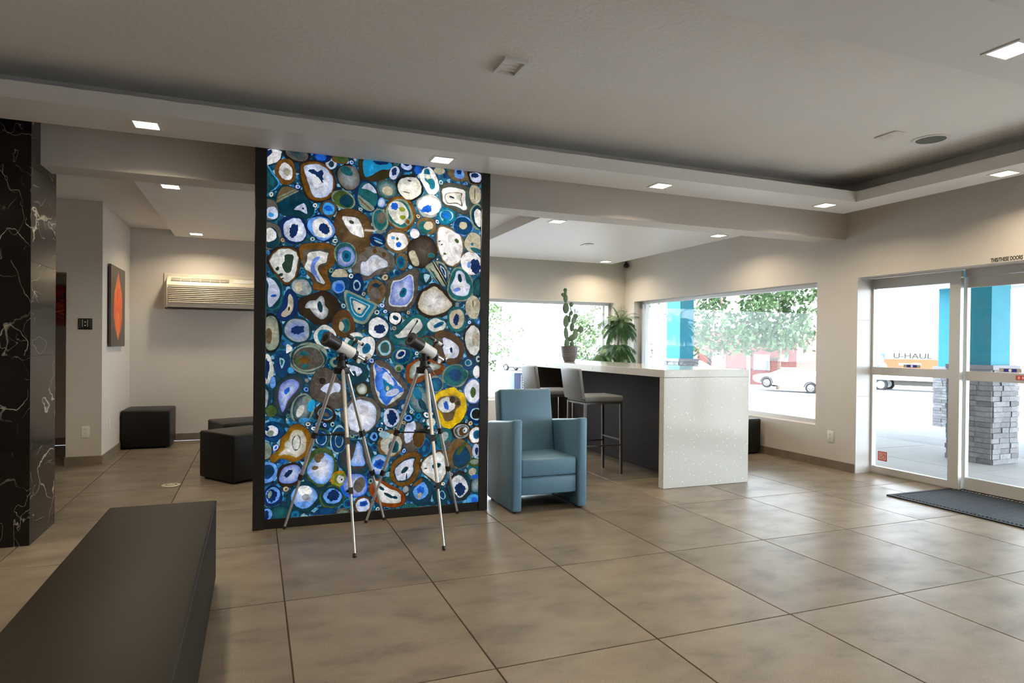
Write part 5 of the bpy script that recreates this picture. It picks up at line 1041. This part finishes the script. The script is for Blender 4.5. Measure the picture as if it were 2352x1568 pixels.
for nm, body, sz, x, z, wd, mm in (('company_lettering', 'U-HAUL', .50, -1.25, 2.25, 1.25, 'ink'),):
    me = text_mesh(body, sz, wd, .004, bold=.008); me.materials.append(MATS[mm]); link(nm, me, tk, loc=(x, -1.118, z), rot=(PI / 2, 0, 0))
for x, z, l_ in ((-.9, 1.78, .8), (-.1, 1.80, .5)): MB().rbox(x, x + l_, -1.120, -1.1135, z, z + .14, .002, 1).build('small_white_mark', 'white_ink', tk)
for s_ in (-1, 1):
    for x in (-2.0, 3.3): wheel(tk, x, s_ * .92, .42, .42, w_=.25, hub='plastic_white')
    MB().rbox(2.5, 3.3, s_ * .985 - .01, s_ * .985 + .01, 1.35, 1.95, .005, 1).build('side_window', 'car_glass', tk)
MB().box(-1.2, 2.6, -.9, .9, .42, .74).build('chassis', 'slot_dark', tk)
MB().box(3.80, 3.92, -.8, .8, 1.42, 2.05).build('windscreen', 'car_glass', tk)
# pickup and cars seen through the back window
def pickup(loc, rz, label):
    t = thing('pickup_truck', label, 'truck', loc, rot=(0, 0, rz))
    MB().rbox(-2.8, -.4, -.95, .95, .55, 1.15, .05, 2).build('cargo_bed', 'car_white', t); MB().rbox(-.4, 2.8, -.95, .95, .50, 1.15, .08, 2).build('front_body', 'car_white', t)
    loft([[(x, -w_, zb), (x, -w_ * .86, zt), (x, w_ * .86, zt), (x, w_, zb), (x, -w_, zb)] for x, zb, zt, w_ in ((-.45, 1.14, 1.80, .9), (.6, 1.14, 1.85, .9), (1.0, 1.14, 1.75, .9), (1.6, 1.14, 1.2, .9))]).build('cabin', 'car_white', t)
    for s_ in (-1, 1):
        MB().box(-.3, .95, s_ * .86 - .03, s_ * .86 + .03, 1.25, 1.66).build('side_window', mat('glass_blue', (.12, .30, .50), .1), t)
        for x in (-1.75, 1.75): wheel(t, x, s_ * .85, .42, .42, w_=.26); MB().tube([(x + .50 * math.cos(a_), s_ * .955, .42 + .50 * math.sin(a_)) for a_ in [PI * k / 12 for k in range(13)]], .05, 6).build('wheel_arch', 'tyre', t)
    MB().box(-1.2, 1.2, -.9, .9, .35, .49).build('chassis', 'slot_dark', t); return t
pickup((31.9, 77.6, G(31.9, 77.6)), math.atan2(79.0 - 76.5, 31.3 - 32.2) + PI, 'white pickup truck parked far outside the back window')
mat('car_blue', (.10, .13, .32), .3); mat('car_grey', (.22, .24, .27), .3)
sedan((38.5, 74, G(38, 74)), (0, 0, 2.2), 'grey car parked behind the cactus pot outside the back window', 'car_grey')
sedan((39.5, 97, G(38, 97)), (0, 0, 1.2), 'small dark blue car far beyond the white pickup', 'car_blue')
sedan((18.4, 25.6, G(18.4, 25.6)), (0, 0, 2.4), 'grey car beside the teal pillar outside the window', 'car_grey')

# ------------------------------------------------------------------ trees, shrubs, building
def tree(loc, h, r_, m_, label, n=900, name='tree', trunk=.12, low=.35, leaf=.16, group=None):
    t = thing(name, label, 'tree' if name == 'tree' else 'shrub', loc, group=group); x0, y0, z0 = 0, 0, 0
    MB().tube([(0, 0, -.1), (.03 * h, 0, h * .4), (0, .02 * h, h * .85)], [trunk, trunk * .7, trunk * .2], 8).build('trunk', 'bark', t)
    br = MB()
    for k in range(9):
        a_ = random.uniform(0, 6.28); z = h * random.uniform(low, .8); br.tube([(0, 0, z), (math.cos(a_) * r_ * .6, math.sin(a_) * r_ * .6, z + h * .10)], [trunk * .35, trunk * .1], 5)
    br.build('branches', 'bark', t)
    f = MB(); cl = [(random.uniform(0, 6.28), random.random() ** .5, random.uniform(low, 1)) for _ in range(max(14, n // 28))]
    for a_, q, zz_ in cl:
        prof = math.sin(PI * min(1, max(.08, (1 - zz_) / (1 - low)) * .62 + .12)); c_ = Vector((math.cos(a_) * q * r_ * prof, math.sin(a_) * q * r_ * prof, zz_ * h)); cr_ = r_ * random.uniform(.16, .30)
        for _ in range(28):
            v_ = Vector((random.gauss(0, 1), random.gauss(0, 1), random.gauss(0, .7))).normalized() * cr_ * random.random() ** .4; p = c_ + v_
            u1 = Vector((random.gauss(0, 1), random.gauss(0, 1), random.gauss(0, 1))).normalized(); u2 = u1.cross(Vector((random.random(), random.random(), random.random() + .1))).normalized(); s_ = leaf * random.uniform(.6, 1.2)
            f.add([p - u1 * s_, p + u2 * s_ * .5, p + u1 * s_, p - u2 * s_ * .5], [(0, 1, 2, 3)])
    f.build('foliage', m_, t, kind='stuff'); return t
tree((33.0, 34.3, G(33.0, 34.3)), 9.5, 2.9, 'leaf_a', 'leafy green tree in front of the brick building behind the white sedan', 4200, low=.30, leaf=.22)
tree((27.2, 33.2, G(27.2, 33.2)), 9.5, 3.0, 'leaf_a', 'dark green tree between the teal pillar and the brick building', 3400, low=.24, leaf=.20)
tree((24.5, 39.5, G(24.5, 39.5)), 9, 3.0, 'leaf_c', 'thin pale tree seen left of the teal pillar outside the window', 900, low=.18, leaf=.16)
tree((36, 64.5, G(36, 64.5)), 6.5, 4.0, 'leaf_b', 'green tree outside the back window behind the potted cactus', 1200, low=.2, leaf=.24)
tree((30.5, 88, G(30, 88)), 9.0, 5.2, 'leaf_b', 'broad tree beyond the white pickup outside the back window', 1300, low=.22, leaf=.26)
tree((23.0, 80, G(23, 80)), 7.5, 3.0, 'leaf_c', 'tree at the left end of the back window beside the agate panel', 800, low=.2, leaf=.25)
tree((24.6, 68, G(24, 68)), 1.7, .5, 'leaf_a', 'small conical evergreen shrub on the verge outside the back window', 260, 'shrub', .05, .05, .10)
tree((22.9, 69, G(23, 69)), 1.9, .45, 'leaf_a', 'small evergreen shrub next to the agate panel edge outside the back window', 260, 'shrub', .05, .05, .10)
tree((41.5, 76, G(41, 76)), 1.6, 1.2, 'leaf_c', 'low dry bush on the verge near the grey car outside the back window', 260, 'shrub', .05, .05, .14)
def brick_mat():
    M = bpy.data.materials.new('red_brick'); M.use_nodes = True; MATS['brick'] = M; nt = M.node_tree; N = nt.nodes; L = nt.links; b = N['Principled BSDF']; b.inputs['Roughness'].default_value = .85
    tc = N.new('ShaderNodeTexCoord'); mp = N.new('ShaderNodeMapping'); mp.inputs['Rotation'].default_value = (PI / 2, 0, 0); br = N.new('ShaderNodeTexBrick')
    br.inputs['Scale'].default_value = 4; br.inputs['Color1'].default_value = (.20, .055, .045, 1); br.inputs['Color2'].default_value = (.14, .035, .03, 1); br.inputs['Mortar'].default_value = (.20, .14, .13, 1)
    L.new(tc.outputs['Object'], mp.inputs[0]); L.new(mp.outputs[0], br.inputs['Vector']); L.new(br.outputs[0], b.inputs['Base Color'])
brick_mat()
bd = thing('brick_building', 'low red brick shop building behind the trees across the drive', 'building', (34.8, 40.5, -1.6), rot=(0, 0, math.atan2(36.97 - 34.63, -(34.84 - 40.07)) - PI / 2))
# local x runs along the facade, the facade faces -y
MB().box(-5.5, 4.6, 0, 6, -.2, 4.2).build('wall', 'brick', bd); MB().box(-5.6, 4.7, -.1, 6.1, 4.2, 4.5).build('parapet', 'canopy', bd)
for x0, x1, z0, z1, nm in ((-4.6, -3.3, .1, 2.4, 'shop_window'), (-1.9, -.9, .0, 2.4, 'shop_door'), (1.5, 2.6, 1.2, 2.3, 'shop_window'), (3.3, 4.2, .4, 1.4, 'shop_window')):
    o = MB().box(x0, x1, -.05, .0, z0, z1).build(nm, mat('shop_glass', (.16, .17, .22), .15), bd)
    for b in ((x0 - .06, x0, z0, z1), (x1, x1 + .06, z0, z1)): MB().box(b[0], b[1], -.09, 0, b[2], b[3]).build('frame', 'aluminium', o)
    MB().box(x0 - .06, x1 + .06, -.09, 0, z1, z1 + .08).build('frame', 'aluminium', o)
MB().box(-2.35, -2.15, -.08, 0, 0, 2.6).build('dark_post', 'slot_dark', bd); MB().box(.9, 1.15, -.12, 0, 0, 2.9).build('pale_post', 'canopy', bd)
MB().box(3.5, 4.0, -.06, 0, 1.9, 2.4).build('wall_sign', 'white_ink', bd); MB().box(2.75, 3.3, -.15, 0, 2.0, 2.15).build('wall_lamp', 'slot_dark', bd)
# litter bin outside the back window
lb = thing('litter_bin', 'dark blue perforated metal litter bin outside the back window', 'bin', (4.36, 10.6, -.08))
mat('bin_blue', (.06, .08, .16), .5)
MB().rbox(-.18, .18, -.16, .16, .02, .90, .01, 2).build('body', 'bin_blue', lb); MB().box(-.055, -.045, -.168, -.160, .05, .87).build('seam', 'rim', lb)
hole = MB().rbox(-.008, .008, -.003, 0, -.012, .012, .001, 1).mesh('perforation', 'wood_pale')
for i in range(7):
    for j in range(18): link('perforation', hole, lb, loc=(-.02 + i * .027, -.1605, .12 + j * .042 + (.021 if i % 2 else 0)))
